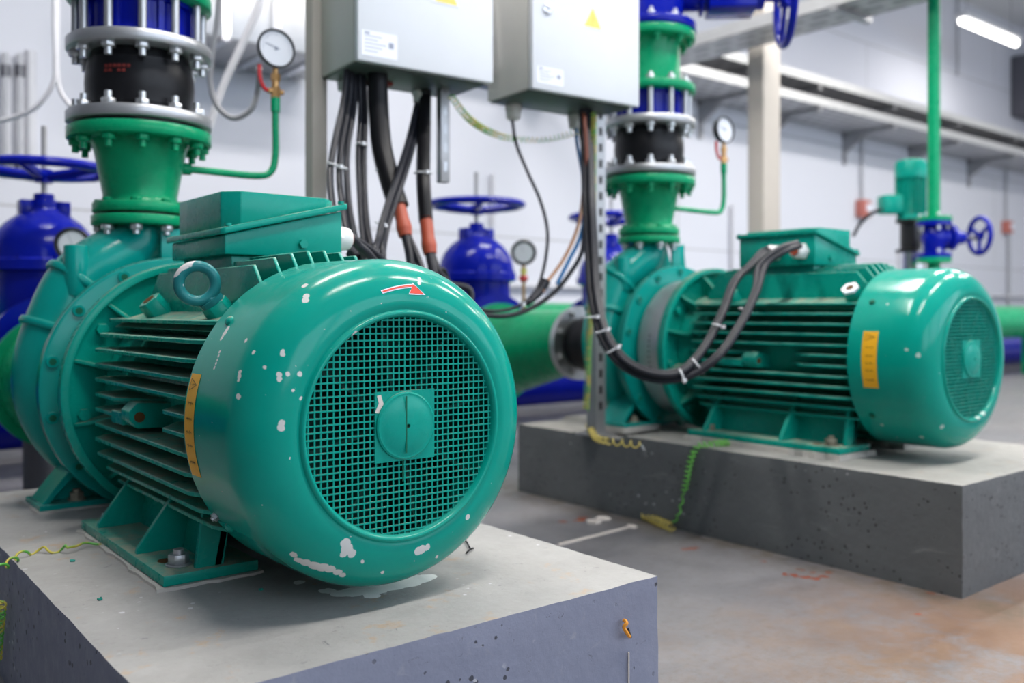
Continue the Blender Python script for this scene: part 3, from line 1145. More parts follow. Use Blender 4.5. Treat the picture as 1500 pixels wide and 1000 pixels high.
def grout(foot_lo, foot_hi, root, par, seed):
    rr = random.Random(seed)
    x0, y0, x1, y1 = foot_lo[0] - .008, foot_lo[1] - .008, foot_hi[0] + .008, foot_hi[1] + .008
    pl = []
    for (ax, ay, bx, by) in ((x0, y0, x1, y0), (x1, y0, x1, y1), (x1, y1, x0, y1), (x0, y1, x0, y0)):
        n = max(4, int(math.hypot(bx - ax, by - ay) / .022))
        for k in range(n):
            u = k / n
            pl.append((ax + (bx - ax) * u + rr.uniform(-.005, .004), ay + (by - ay) * u + rr.uniform(-.005, .004)))
    m = MB()
    off = root - par.location
    zt_, zb_ = (par.location.z + (P1Z if seed < 10 else P2Z)) - root.z - .003, .0038
    A = [Vector((x, y, zt_)) + off for x, y in pl]
    cx, cy = (x0 + x1) / 2, (y0 + y1) / 2
    B = [Vector((cx + (x - cx) * .985, cy + (y - cy) * .99, zb_)) + off for x, y in pl]
    m.loft(A, B)
    m.build('grout_bed', 'grout', par, smooth=False)


def floor_material():
    s = NT('floor_paint')
    c = s.mix(s.noise(1.6, 6, .65), (.135, .14, .165), (.215, .20, .195))
    c = s.mix(s.ramp(s.noise(60, 4, .8), .5, .75), c, (.13, .12, .115))
    # rust left by water, strongest in front of the far plinth
    def blot(x, y, r0, r1):
        d = s.n('ShaderNodeVectorMath', operation='DISTANCE')
        s.l(s.co.outputs['Object'], d.inputs[0])
        d.inputs[1].default_value = (x, y, 0)
        return s.ramp(d.outputs['Value'], r0, r1, 1, 0)
    a = s.math('MULTIPLY', blot(1.9, .35, .35, .95), s.ramp(s.noise(4.5, 7, .75), .36, .52))
    c = s.mix(s.math('MULTIPLY', a, .9), c, (.19, .085, .028))
    b = s.math('MULTIPLY', blot(1.5, .75, .1, .6), s.ramp(s.noise(9, 6, .7), .50, .72))
    c = s.mix(s.math('MULTIPLY', b, .7), c, (.23, .15, .09))
    g = s.math('MULTIPLY', blot(1.45, .35, .3, 1.0), s.ramp(s.noise(75, 4, .85), .47, .62))
    c = s.mix(s.math('MULTIPLY', g, .55), c, (.17, .10, .06))
    # red-brown blots
    sp = []
    for px, py, r in ((1012, 803, 7), (1004, 804, 5), (1020, 802, 5), (1150, 841, 6), (1165, 843, 7), (1180, 845, 7), (1195, 847, 8), (1208, 844, 7), (1215, 838, 6), (1190, 838, 5), (1172, 834, 4), (826, 764, 6), (840, 762, 5), (852, 758, 7), (860, 757, 5), (1118, 822, 5), (1365, 868, 6), (1385, 862, 8), (1345, 900, 5)):
        p = onz(px, py, 0)
        sp.append((p.x, p.y, 0, r / F_PX * (F_PX * CAMZ / (py - HZ))))
    c = s.mix(s.spots(sp, 45, .03), c, (.22, .055, .03))
    # sand-coloured dirt along the plinth foot
    sep = s.n('ShaderNodeSeparateXYZ')
    s.l(s.co.outputs['Object'], sep.inputs[0])
    dx = s.ramp(s.math('ABSOLUTE', s.math('SUBTRACT', sep.outputs[0], 1.98)), .0, .14, 1, 0)
    c = s.mix(s.math('MULTIPLY', s.math('MULTIPLY', dx, s.ramp(s.noise(14, 4, .7), .35, .6)), .75), c, (.10, .075, .045))
    # the painted strip ends at a joint
    s.base(c)
    s.rough(s.ramp(s.noise(7, 5, .7), .3, .7, .30, .55))
    s.bump(s.noise(90, 6, .75), .35, .002)
    MATS['floor_paint'] = s.m


for root_, par_, rng_, sd in ((M1, pl1, (.288, .742), 1), (M2, pl2, (.225, .715), 11)):
    for sx in (-1, 1):
        xs = (-.228, -.085) if sx < 0 else (.085, .228)
        grout((xs[0], rng_[0]), (xs[1], rng_[1]), root_, par_, sd)
        xs = (-.255, -.10) if sx < 0 else (.10, .255)
        grout((xs[0], .945), (xs[1], 1.075), root_, par_, sd + 1)
floor_material()


def wall_material():
    s = NT('wall_panels')
    b = s.n('ShaderNodeTexBrick')
    b.inputs['Scale'].default_value = 1
    b.inputs['Brick Width'].default_value = 6.0
    b.inputs['Row Height'].default_value = 1.15
    b.inputs['Mortar Size'].default_value = .006
    b.inputs['Color1'].default_value = (.66, .67, .73, 1)
    b.inputs['Color2'].default_value = (.645, .655, .72, 1)
    b.inputs['Mortar'].default_value = (.42, .42, .44, 1)
    sep = s.n('ShaderNodeSeparateXYZ')
    s.l(s.co.outputs['Object'], sep.inputs[0])
    cb = s.n('ShaderNodeCombineXYZ')
    s.l(sep.outputs[0], cb.inputs[0])
    s.l(sep.outputs[2], cb.inputs[1])
    s.l(cb.outputs[0], b.inputs['Vector'])
    s.base(b.outputs['Color'])
    s.rough(.85)
    s.b.inputs['Specular IOR Level'].default_value = .2
    MATS['wall_panels'] = s.m


wall_material()
plain('ceiling_white', (.72, .72, .74), .7, var=.03)
plain('wall_plain', (.70, .70, .72), .6, var=.03)
plain('wall_gray', (.22, .23, .25), .6)
plain('frame_white', (.7, .7, .72), .4)

WY = 5.2
XL, XR, YF, ZC = -4.5, 13.2, -4.0, 4.35
struct('floor', MB().box((XL, YF, -.05), (XR, WY, 0)), 'floor_paint', smooth=False)
struct('wall_back', MB().box((XL, WY, 0), (XR, WY + .1, ZC)), 'wall_panels', smooth=False)
struct('wall_right', MB().box((XR, YF, 0), (XR + .1, WY, ZC)), 'wall_plain', smooth=False)
struct('wall_left', MB().box((XL - .1, YF, 0), (XL, WY, ZC)), 'wall_gray', smooth=False)
struct('ceiling', MB().box((XL, YF, ZC), (XR, WY, ZC + .1)), 'ceiling_white', smooth=False)
# window wall behind the camera: piers, sill and head; the openings let the sky in
wf = MB()
wf.box((XL, YF - .15, 0), (XR, YF, 1.3))
wf.box((XL, YF - .15, 3.7), (XR, YF, ZC))
edges = [XL, -4.2]
x = XL
wins = []
while x < XR - .5:
    if x < -1.7 or x > 9:
        wf.box((x, YF - .15, 1.3), (min(x + 2.95, XR), YF, 3.7))
    else:
        wf.box((x, YF - .15, 1.3), (x + .35, YF, 3.7))
        wins.append((x + .35, min(x + 2.95, XR)))
    x += 2.95
struct('wall_front', wf, 'wall_plain', smooth=False)
for i, (a, b) in enumerate(wins):
    f = MB()
    for xx in (a, (a + b) / 2 - .02, b - .05):
        f.box((xx, YF - .1, 1.3), (xx + .05, YF - .04, 3.7))
    for zz in (1.3, 2.7, 3.65):
        f.box((a, YF - .1, zz), (b, YF - .04, zz + .05))
    struct('window_%d' % (i + 1), f, 'frame_white', smooth=False)

# ------------------------------------------------------------------ steel column and cable trays
def column(X, Y, w, d, z1, label):
    t = thing('steel_column', label, 'column', (X + w / 2, Y + d / 2, 0))
    m = MB()
    m.box((-w / 2, -d / 2, 0.012), (w / 2, d / 2, z1))
    m.build('shaft', 'column_paint', t, bevel=.004)
    p = MB().box((-w / 2 - .06, -d / 2 - .06, 0), (w / 2 + .06, d / 2 + .06, .012)).build('base_plate', 'column_paint', t)
    return t


column(4.57, 3.30, .166, .115, ZC, 'tall beige steel column standing behind the far motor')


def tray(x0, x1, y0, y1, z, label, rail=.07, group=None):
    t = thing('cable_tray', label, 'cable tray', ((x0 + x1) / 2, (y0 + y1) / 2, z))
    h = (x1 - x0) / 2
    w = (y1 - y0) / 2
    m = MB()
    m.box((-h, -w, 0), (h, w, .003))
    m.build('perforated_base', 'tray_perf', t, smooth=False)
    for sy in (-1, 1):
        r = MB()
        r.box((-h, sy * w - .004, -.002), (h, sy * w + .004, rail))
        r.build('side_rail', 'tray_zinc', t, smooth=False)
    return t


def perf():
    s = NT('tray_perf')
    v = s.n('ShaderNodeTexBrick')
    v.inputs['Scale'].default_value = 1
    v.inputs['Brick Width'].default_value = .16
    v.inputs['Row Height'].default_value = .10
    v.inputs['Mortar Size'].default_value = .028
    v.inputs['Color1'].default_value = (.24, .24, .26, 1)
    v.inputs['Color2'].default_value = (.30, .30, .32, 1)
    v.inputs['Mortar'].default_value = (.52, .52, .53, 1)
    s.l(s.co.outputs['Object'], v.inputs['Vector'])
    s.base(v.outputs['Color'])
    s.rough(.45)
    s.b.inputs['Metallic'].default_value = .3
    MATS['tray_perf'] = s.m


perf()
zt = ony(1150, 150, 4.75).z
zu = ony(1150, 118, 4.75).z
tray(2.4, 13.1, 4.62, WY - .03, zt, 'lower galvanised cable tray along the back wall')
tray(2.4, 13.1, 4.62, WY - .03, zu, 'upper galvanised cable tray along the back wall')
k = 0
pos = ['nearest the steel column', 'second along from the steel column', 'third along from the steel column', 'behind the upright green riser', 'fifth along, above the second red switch box', 'last one at the right edge']
for px in (960, 1065, 1165, 1275, 1370, 1455):
    X = ony(px, 200, 4.9).x
    b = MB()
    b.box((-.02, -.56, .03), (.02, .0, .07))
    b.box((-.02, -.03, -.25), (.02, .0, .45))
    b.prism([(-.03, -.13), (-.03, .03), (-.26, .03)], (-.015, 0, 0), (0, 1, 0), (0, 0, 1), (1, 0, 0), .03)
    b.box((-.02, -.56, .03 + zu - zt), (.02, .0, .07 + zu - zt))
    o = b.build('tray_bracket', 'steel_strut', smooth=False)
    o.location = (X, WY, zt - .075)
    tag(o, 'galvanised wall bracket under the cable trays, ' + pos[k], 'bracket', 'brackets under the wall trays')
    k += 1

# trays crossing the room high up
def beam(label, p0, p1, w, h, mat, name, cat):
    p0, p1 = Vector(p0), Vector(p1)
    d = (p1 - p0)
    L = d.length
    t = thing(name, label, cat, (p0 + p1) / 2, math.atan2(d.y, d.x))
    if name == 'cable_tray':
        MB().box((-L / 2, -w / 2, 0), (L / 2, w / 2, .003)).build('perforated_base', 'tray_perf', t, smooth=False)
        for s_ in (-1, 1):
            MB().box((-L / 2, s_ * w / 2 - .004, 0), (L / 2, s_ * w / 2 + .004, h)).build('side_rail', mat, t, smooth=False)
    return t


beam('high cable tray running away to the back wall, seen right of the green spool pipe', (4.35, 1.6, 2.17), (4.35, WY - .03, 2.17), .30, .07, 'tray_zinc', 'cable_tray', 'cable tray')
for yy, wd in ((2.6, 'nearer'), (4.2, 'farther')):
    r = MB().cyl((4.35, yy, 2.245), (4.35, yy, ZC), .006, n=8).box((4.18, yy - .02, 2.14), (4.52, yy + .02, 2.17))
    tag(settle(r.build('tray_hanger', 'steel_strut')), '%s ceiling rod carrying the tray that crosses to the back wall' % wd, 'hanger')
pa = ony(1240, 22, 5.15)
o = MB().box((pa.x, 2.0, pa.z), (pa.x + .16, 5.17, pa.z + .06)).cyl((pa.x + .08, 2.6, pa.z + .05), (pa.x + .08, 2.6, ZC), .006, n=8).cyl((pa.x + .08, 4.2, pa.z + .05), (pa.x + .08, 4.2, ZC), .006, n=8).build('conduit_trunking', 'tray_zinc', smooth=False)
tag(settle(o), 'pale metal trunking high up left of the green riser', 'trunking')

# fluorescent lamps
def lamp(X, Y, Z, rz, label, length=1.25, power=38, hang=True, grp='ceiling lamps'):
    t = thing('fluorescent_lamp', label, 'lamp', (X, Y, Z), rz, grp)
    MB().box((-length / 2, -.07, .03), (length / 2, .07, .08)).build('housing', 'frame_white', t, bevel=.008)
    MB().cyl((-length / 2 + .02, 0, .0), (length / 2 - .02, 0, .0), .035, n=16).build('tube', 'lamp_glow', t)
    if hang:
        r = MB()
        for s_ in (-1, 1):
            r.cyl((s_ * length * .4, 0, .08), (s_ * length * .4, 0, ZC - Z), .004, n=6)
        r.build('hanger_rods', 'steel_strut', t)
    a = bpy.data.lights.new('lamp_light', 'AREA')
    a.shape = 'RECTANGLE'
    a.size = length
    a.size_y = .14
    a.energy = power
    a.color = (1, .965, .92)
    lo = bpy.data.objects.new('lamp_light', a)
    C.objects.link(lo)
    lo.parent = t
    lo.location = (0, 0, -.05)
    return t


lp = ony(1450, 48, 4.4)
lamp(lp.x, lp.y, lp.z, 0, 'glowing fluorescent lamp at the top right corner', 1.3, 14, True)
LP = 62
i = 0
nm = ['over the near motor', 'over the aisle between the plinths', 'over the far motor', 'over the right end of the hall']
for (X, Y) in ((.9, .2), (2.9, .2), (4.9, .6), (.9, 2.4), (3.1, 2.6), (5.4, 2.4), (7.8, 2.2), (7.5, .6), (10.2, 2.2)):
    lamp(X, Y, 3.7, 0, 'ceiling lamp above the picture hung on two rods', 1.25, LP)

# ------------------------------------------------------------------ header pipes on the floor behind
def header(label, x0, x1, y, z, r, mat):
    t = thing('header_pipe', label, 'pipe', ((x0 + x1) / 2, y, z - r))
    MB().cyl((x0 - (x0 + x1) / 2, 0, r), (x1 - (x0 + x1) / 2, 0, r), r, n=48).build('pipe', mat, t)
    for X in (x0 + .8, 1.6, 5.2, 9.6):
        if x0 < X < x1:
            s_ = MB().box((X - (x0 + x1) / 2 - .04, -r * .9, -(z - r)), (X - (x0 + x1) / 2 + .04, r * .9, r * .4))
            s_.build('saddle', 'dark_gray' if mat == 'blue_paint' else 'pipe_green', t)
    return t


header('big green suction header lying behind the pumps', -2.5, 12.6, 3.75, .512, .148, 'pipe_green')
header('blue header pipe low by the floor along the back wall', -2.5, 12.6, 4.35, .19, .16, 'blue_paint')


# ------------------------------------------------------------------ suction lines, gate valves
def suction(X, z, label, first):
    y0 = 2.325 if first else 2.325
    t = thing('suction_pipe', label, 'pipe', (X, y0, z))
    Y = Vector((0, 1, 0))
    j = MB().lathe([(0, .06), (0, .118), (.018, .118), (.018, .09), (.06, .10), (.10, .10), (.13, .09), (.13, .06)], (0, 0, 0), Y, 48, closed=True).build('rubber_joint', 'rubber', t)
    MB().lathe([(.13, .06), (.13, .135), (.155, .135), (.155, .06)], (0, 0, 0), Y, 56, closed=True).build('ring_flange', 'galvanised', t)
    for k in range(8):
        a = 2 * PI * (k + .5) / 8
        MB().hexnut((math.cos(a) * .115, .13, math.sin(a) * .115), (0, -1, 0), .011, .011, .008).build('nut', 'zinc_bolt', t)
    m = MB()
    rings = []
    top = .122
    for yy, r in ((.155, .118), (.175, .118), (.56, .172), (.60, .172)):
        rings.append(m.ring(Vector((0, yy, top - r if yy > .2 else 0 + top - r)), Vector((1, 0, 0)), Vector((0, 0, 1)), r, 56))
    for a, b in zip(rings, rings[1:]):
        m.bridge(a, b)
    m.bm.faces.new(rings[0]); m.bm.faces.new(rings[-1])
    m.build('eccentric_reducer', 'pipe_green', t, angle=50)
    MB().lathe([(.60, .06), (.60, .20), (.625, .20), (.625, .06)], (0, 0, -.05), Y, 56, closed=True).build('flange', 'pipe_green', t)
    return t


suction(AX1, M1.z + S, 'green suction pipe behind the near pump at the left edge', True)
suction(AX2, M2.z + S, 'green tapering suction pipe with silver ring flange between the two pumps', False)


def gate_valve(X, Y, zax, label, group=None):
    t = thing('gate_valve', label, 'gate valve', (X, Y, 0), 0, group)
    b = MB()
    b.lathe([(.30, .02), (.30, .10), (.34, .13), (.44, .145), (.735, .142), (.742, .168), (.772, .168), (.778, .158), (.80, .1565), (.83, .150), (.86, .136), (.89, .112), (.915, .080), (.93, .05), (.94, .045), (.94, .02)], (0, 0, 0), (0, 0, 1), 56)
    bd = b.build('body', 'blue_paint', t, angle=45)
    s = MB()
    s.cyl((0, -.148, zax), (0, .148, zax), .13, n=40)
    s.cyl((0, -.149, zax), (0, -.125, zax), .195, n=48)
    s.cyl((0, .125, zax), (0, .149, zax), .195, n=48)
    s.build('body_ends', 'blue_paint', bd)
    n = MB()
    n.cyl((0, 0, .92), (0, 0, .965), .042, n=24)
    n.box((-.072, -.03, .905), (-.036, .03, .962))
    n.box((.036, -.03, .905), (.072, .03, .962))
    n.cyl((0, 0, .965), (0, 0, .985), .030, n=24)
    n.build('gland_yoke', 'blue_paint', t, bevel=.003)
    for k in range(10):
        a = 2 * PI * (k + .5) / 10
        MB().hexnut((math.cos(a) * .158, math.sin(a) * .158, .772), (0, 0, 1), .009, .009, .004).build('bonnet_nut', 'blue_paint', t)
    MB().cyl((0, 0, .98), (0, 0, 1.20), .0085, n=12).build('stem', 'steel_strut', t)
    w = MB()
    R = .190
    N = 96
    # fluted rim
    rings = []
    for i in range(N):
        a = 2 * PI * i / N
        u = Vector((math.cos(a), math.sin(a), 0))
        rings.append(w.ring(Vector((0, 0, 1.063)) + u * R, u, Vector((0, 0, 1)), .0165 + .0025 * math.cos(a * 32), 10, .015))
    for i in range(N):
        w.bridge(rings[i], rings[(i + 1) % N])
    w.cyl((0, 0, 1.02), (0, 0, 1.062), .026, n=20)
    for k in range(5):
        a = 2 * PI * k / 5 + .4
        w.tube([(0, 0, 1.040), (math.cos(a) * .09, math.sin(a) * .09, 1.048), (math.cos(a) * .188, math.sin(a) * .188, 1.062)], .016, 8, 4)
    w.build('handwheel', 'blue_paint', t)
    MB().cyl((0, 0, .0), (0, 0, .31), .06, n=24).build('pedestal', 'dark_gray', t)
    return t


gate_valve(.66, 3.18, .47, 'large blue domed gate valve at the left edge behind the near pump')
gate_valve(2.30, 3.10, .49, 'blue domed gate valve seen right of the hanging cables, wheel on top')
gate_valve(3.12, 3.12, .49, 'blue gate valve half hidden behind the far pump and the steel strut')


def side_gauge(px, py, d, label, tipz):
    p = at(px, py, d)
    t = thing('pressure_gauge', label, 'pressure gauge', (p.x, p.y, tipz))
    c = Vector((0, 0, p.z - tipz))
    dd = Vector((-p.x, -p.y, 0)).normalized()
    MB().lathe([(-.03, .012), (-.016, .018), (-.016, .046), (0, .050), (.008, .050), (.010, .048), (.006, .044), (.004, .02)], c, dd, 40).build('dial_case', 'black_plastic', t)
    fc = MB().lathe([(.0045, .0001), (.0045, .044), (.0055, .044), (.0055, .0001)], c, dd, 40).build('dial_face', 'paper_dial', t)
    mk = MB()
    _, a, b = basis(dd)
    for k in range(20):
        an = math.radians(-135 + 270 * k / 19)
        q = a * math.sin(an) + Vector((0, 0, 1)) * math.cos(an)
        mk.cyl(c + dd * .006 + q * .032, c + dd * .006 + q * .038, .0006, n=5)
    mk.cyl(c + dd * .0065, c + dd * .0065 + Vector((0, 0, .03)) + a * .012, .0008, n=5)
    mk.build('dial_marks', 'ink_gray', fc)
    s = MB().cyl((0, 0, 0), (0, 0, c.z - .045), .007, n=10)
    s.build('stem', 'brass', t)
    MB().cyl((-.012, 0, c.z - .10), (.012, 0, c.z - .10), .013, n=12).build('cock', 'red_plastic', t)
    MB().cyl((0, 0, c.z - .085), (0, 0, c.z - .06), .012, n=6).build('cock_nut', 'gas_yellow', t)
    return t


side_gauge(106, 358, 2.70, 'pressure gauge in front of the large blue valve at the left edge', .53)
side_gauge(767, 370, 3.55, 'small black-rimmed gauge beside the middle blue gate valve', .60)

# ------------------------------------------------------------------ electrical cabinets on strut posts
def cabinet(loc, w, h, d, rz, label, stick, tri, lock, dark=False):
    t = thing('electrical_cabinet', label, 'electrical cabinet', loc, rz)
    b = MB().box((0, .024, 0), (w, d, h)).build('body', 'cabinet_gray', t, bevel=.003)
    MB().box((.006, .03, -.005), (w - .006, d - .006, 0.001)).build('gland_plate', 'cabinet_under_shade', t, bevel=.002)
    dr = MB().box((-.002, 0, -.004), (w + .002, .020, h)).build('door', 'cabinet_door_lit', t, bevel=.005)
    MB().box((.006, .018, .004), (w - .006, .027, h - .004)).build('door_seal', 'column_paint', t)
    if lock:
        MB().lathe([(0, .016), (.006, .015), (.008, .011), (.008, .006), (.012, .006), (.012, .0001)], (lock[0], 0, lock[1]), (0, -1, 0), 24).build('lock', 'chrome', dr)
    if stick:
        x0, z0, x1, z1 = stick
        s = MB().box((x0, -.0008, z0), (x1, .0005, z1)).build('type_label', 'sticker_white', dr, smooth=False)
        k = MB()
        W, H = x1 - x0, z1 - z0
        for i in range(5):
            zz = z0 + H * (.18 + .15 * i)
            k.box((x0 + W * .08, -.0011, zz), (x0 + W * (.45 + .12 * ((i * 7) % 3)), -.0007, zz + .0018))
        k.box((x0 + W * .76, -.0011, z0 + H * .42), (x0 + W * .90, -.0007, z0 + H * .66))
        k.box((x0 + W * .08, -.0011, z0 + H * .86), (x0 + W * .22, -.0007, z0 + H * .94))
        k.build('label_print', 'ink_gray', s, smooth=False)
    if tri:
        x, z, L = tri
        hgt = L * .866

        def tr(L_, zz0, y0, y1, nm, mat, par):
            hh = L_ * .9
            return MB().prism([(x - L_ / 2, zz0), (x + L_ / 2, zz0), (x, zz0 + hh)], (0, y0, 0), (1, 0, 0), (0, 0, 1), (0, 1, 0), y1 - y0).build(nm, mat, par, bevel=.001, smooth=False)
        ts = tr(L, z, -.0010, .0004, 'warning_sign', 'sticker_white', dr)
        tr(L * .84, z + L * .05, -.0014, -.0009, 'sign_face', 'sign_yellow', ts)
        zz = z + L * .12
        bolt = [(x + L * .03, zz + L * .50), (x - L * .07, zz + L * .22), (x - L * .01, zz + L * .25), (x - L * .04, zz), (x + L * .08, zz + L * .30), (x + L * .015, zz + L * .27)]
        MB().prism(bolt, (0, -.0018, 0), (1, 0, 0), (0, 0, 1), (0, 1, 0), .0005).build('lightning_mark', 'gas_yellow', ts, smooth=False)
    return t


RZ = math.radians(-3.5)
B1 = at(525, 85, 2.171)
B2 = at(781, 127, 2.51)
cab1 = cabinet(B1, .385, .60, .225, RZ, 'grey electrical cabinet at the top centre-left, white type label low on its door', (.008, .010, .103, .070), (.243, .172, .080), None)
cab2 = cabinet(B2, .395, .60, .225, RZ, 'grey electrical cabinet right of centre with round lock and yellow triangle sign', (.012, .014, .105, .060), (.213, .196, .078), (.048, .222))


def strut_post(p, z0, z1, label, name='strut_post'):
    t = thing(name, label, 'strut post', (p[0], p[1], z0))
    m = MB()
    a = .0205
    m.prism([(-a, -a), (a, -a), (a, a), (.012, a), (.012, a - .003), (a - .003, a - .003), (a - .003, -a + .003), (-a + .003, -a + .003), (-a + .003, a - .003), (-.012, a - .003), (-.012, a), (-a, a)],
            (0, 0, 0), (1, 0, 0), (0, 1, 0), (0, 0, 1), z1 - z0)
    m.build('channel', 'steel_strut' if name == 'strut_post' else 'column_paint', t, smooth=False)
    return t, m


t, _ = strut_post((1.993, 2.06), P2Z - .012, 1.60, 'grey steel strut standing on the far plinth under the second cabinet')
MB().box((-.045, -.045, 0), (.045, .045, .006)).build('foot_plate', 'steel_strut', t)
for k in range(26):
    MB().box((-.007, -.0212, .08 + k * .05), (.007, -.0204, .105 + k * .05)).build('slot', 'black_ink', t, smooth=False)
c = B1 + Vector((.01, .255, 0))
t, _ = strut_post(at(463, 200, 2.36), 0, 1.80, 'beige square post at the left side of the first cabinet', 'cabinet_post')
MB().box((-.06, -.06, 0), (.06, .06, .006)).build('foot_plate', 'column_paint', t)
MB().cyl((.018, -.022, .617 + .62 - .0), (.018, -.022, .617 + .70), .0015, n=6).build('slot_edge', 'dark_gray', t)
# hanging perforated strut right below the first cabinet
hs = at(649, 150, 2.45)
t = thing('hanging_strut', 'short perforated strut hanging under the first cabinet, left of the coiled wire', 'strut', (hs.x, hs.y, hs.z - .215))
MB().box((-.014, -.012, 0), (.014, .012, .252)).build('channel', 'steel_strut', t, bevel=.002)
for k in range(4):
    MB().box((-.005, -.0127, .03 + k * .05), (.005, -.0117, .055 + k * .05)).build('slot', 'galvanised', t, smooth=False)
# rails that carry both cabinets
for zz, wd in ((.06, 'lower'), (.45, 'upper')):
    p0 = Vector((B1.x + .0, B1.y + .225, B1.z + zz))
    p1 = Vector((B2.x + .45, B2.y + .215, B1.z + zz))
    d = p1 - p0
    o = MB().box((-d.length / 2, 0, 0), (d.length / 2, .04, .04)).build('mounting_rail', 'steel_strut')
    o.location = (p0 + p1) / 2
    o.rotation_euler = (0, 0, math.atan2(d.y, d.x))
    tag(o, '%s steel rail behind the two cabinets' % wd, 'rail')


def place_gland(px, py, d, r, h, label, mat='cabinet_gray'):
    p = at(px, py, d)
    g = MB()
    g.cyl((0, 0, 0), (0, 0, -h * .45), r, n=6)
    g.lathe([(h * .45, r * .88), (h * .9, r * .82), (h, r * .6)], (0, 0, 0), (0, 0, -1), 20)
    o = g.build('cable_gland', mat, bevel=.001, seg=1)
    o.location = p
    return tag(o, label, 'cable gland')


place_gland(617, 131, 2.48, .026, .040, 'wide grey cable gland under the first cabinet, above crossing cables')
place_gland(500, 117, 2.37, .012, .030, 'small white cable gland under the first cabinet by the leftmost cables', 'white_plastic')
place_gland(752, 152, 2.71, .026, .048, 'grey cable gland under the second cabinet holding the thin looping cable')
place_gland(842, 168, 2.85, .024, .045, 'grey gland with tan and blue wires under the second cabinet')
o = MB().box((-.03, -.02, -.012), (.03, .02, .006)).build('cable_entry', 'red_print', bevel=.003)
o.location = at(556, 119, 2.38)
tag(o, 'dark red cable entry piece under the first cabinet, over the thick black sleeve', 'cable entry')


def cable(label, pts, r, mat='cable_black', name='power_cable', n=12, sub=None):
    P = [at(*p) for p in pts]
    top = B1.z if pts[0][0] < 700 else B2.z          # up into the cabinet floor
    if 'cabinet' in label and pts[0][1] < 170 and P[0].z < top:
        P.insert(0, Vector((P[0].x, P[0].y, top + .004)))
    if pts[-1][0] < 700 and pts[-1][1] >= 395:        # down to the floor beside the near plinth
        k = (len(bpy.data.objects) % 7) * .014
        P += [Vector((1.10 + k, 1.84 + k, .42)), Vector((1.10 + k, 1.86 + k, .15)), Vector((1.14 + k, 1.98 + k, r + .001))]
    o = MB().tube(P, r, n, 8).build(name, mat, angle=60)
    tag(o, label, 'cable')
    return settle(o)


# left hanging set
cable('leftmost black cable hanging from the first cabinet', [(507, 112, 2.26), (503, 150, 2.24), (492, 200, 2.18), (484, 250, 2.12), (487, 300, 2.02), (497, 340, 1.93), (520, 372, 1.82), (533, 372, 1.74), (520, 352, 1.70), (508, 343, 1.70)], .0078)
cable('second black cable from the left under the first cabinet', [(514, 112, 2.28), (510, 160, 2.26), (500, 210, 2.20), (497, 260, 2.14), (503, 310, 2.06), (512, 350, 1.98), (545, 392, 1.85), (556, 396, 1.77), (540, 372, 1.725), (515, 350, 1.70)], .0078)
cable('third black cable from the left under the first cabinet', [(520, 112, 2.30), (518, 160, 2.28), (509, 215, 2.22), (508, 260, 2.16), (514, 320, 2.10), (530, 375, 2.02), (566, 420, 1.9)], .0078)
cable('left one of the straight cable pair under the first cabinet', [(527, 112, 2.30), (528, 170, 2.29), (525, 230, 2.24), (528, 300, 2.16), (534, 360, 2.08), (552, 420, 2.0)], .0072)
cable('right one of the straight cable pair under the first cabinet', [(533, 112, 2.31), (535, 170, 2.30), (533, 230, 2.25), (535, 300, 2.17), (543, 360, 2.09), (562, 420, 2.01)], .0072)
# loop entering the gland of the near motor
cable('black cable sweeping out of the near terminal box towards the fan cover', [(507, 342, 1.71), (522, 352, 1.75), (545, 368, 1.80), (575, 396, 1.86), (600, 430, 1.9)], .0078)
cable('lower black cable leaving the near terminal box, behind the ribs', [(512, 372, 1.72), (530, 380, 1.77), (560, 400, 1.82), (590, 440, 1.88)], .0070)
# two thick sleeves
def sleeve(label, top, red, ends, r0):
    t = thing('sleeved_cable', label, 'cable', at(*ends[0][-1]))
    off = t.location

    def loc(pts):
        return [at(*p) - off for p in pts]
    TP = loc(top)
    TP.insert(0, Vector((TP[0].x, TP[0].y, B1.z + .002 - off.z)))
    MB().tube(TP, r0, 20, 8).build('black_sleeve', 'rubber', t, angle=60)
    P = loc(red)
    L = len(P)
    MB().tube(P, lambda u: (.0165 if u < .45 else .0165 + .0025 * math.sin((u - .45) / .55 * PI)) * (1 if u < .8 else .96), 20, 8).build('heat_shrink', 'shrink_red', t, angle=60)
    for e in ends:
        k = .02 * ends.index(e) + (.03 if 'right one' in label else 0)
        down = [Vector((1.13 + k, 1.78, .40)) - off, Vector((1.15 + k, 1.84, .14)) - off, Vector((1.18 + k, 1.99, .013)) - off]
        MB().tube(loc(e) + down, .0085 if e is not ends[0] else .0115, 12, 8).build('cable_core', 'cable_black', t, angle=60)
    return t


sleeve('thick black sleeve under the first cabinet ending in red heat shrink, left one', [(553, 118, 2.30), (555, 170, 2.29), (560, 220, 2.27), (573, 270, 2.24), (584, 303, 2.22)],
       [(583, 298, 2.22), (590, 325, 2.20), (594, 346, 2.19)], [[(594, 344, 2.19), (600, 370, 2.17), (604, 400, 2.15), (610, 440, 2.13)], [(597, 344, 2.19), (608, 368, 2.17), (618, 395, 2.15), (626, 430, 2.13)]], .0255)
sleeve('black sleeve from the wide gland ending in red heat shrink, right one', [(622, 148, 2.47), (621, 200, 2.40), (620, 260, 2.30), (624, 325, 2.26)],
       [(624, 320, 2.26), (627, 350, 2.24), (630, 372, 2.23)], [[(629, 370, 2.23), (634, 395, 2.20), (642, 420, 2.17), (652, 450, 2.14)], [(632, 370, 2.23), (642, 395, 2.21), (658, 415, 2.19), (690, 440, 2.2)]], .0180)
cable('upper one of two black cables crossing down left from the wide gland', [(612, 148, 2.47), (600, 200, 2.38), (585, 250, 2.22), (568, 300, 2.12), (556, 345, 2.04), (550, 400, 1.98)], .0082)
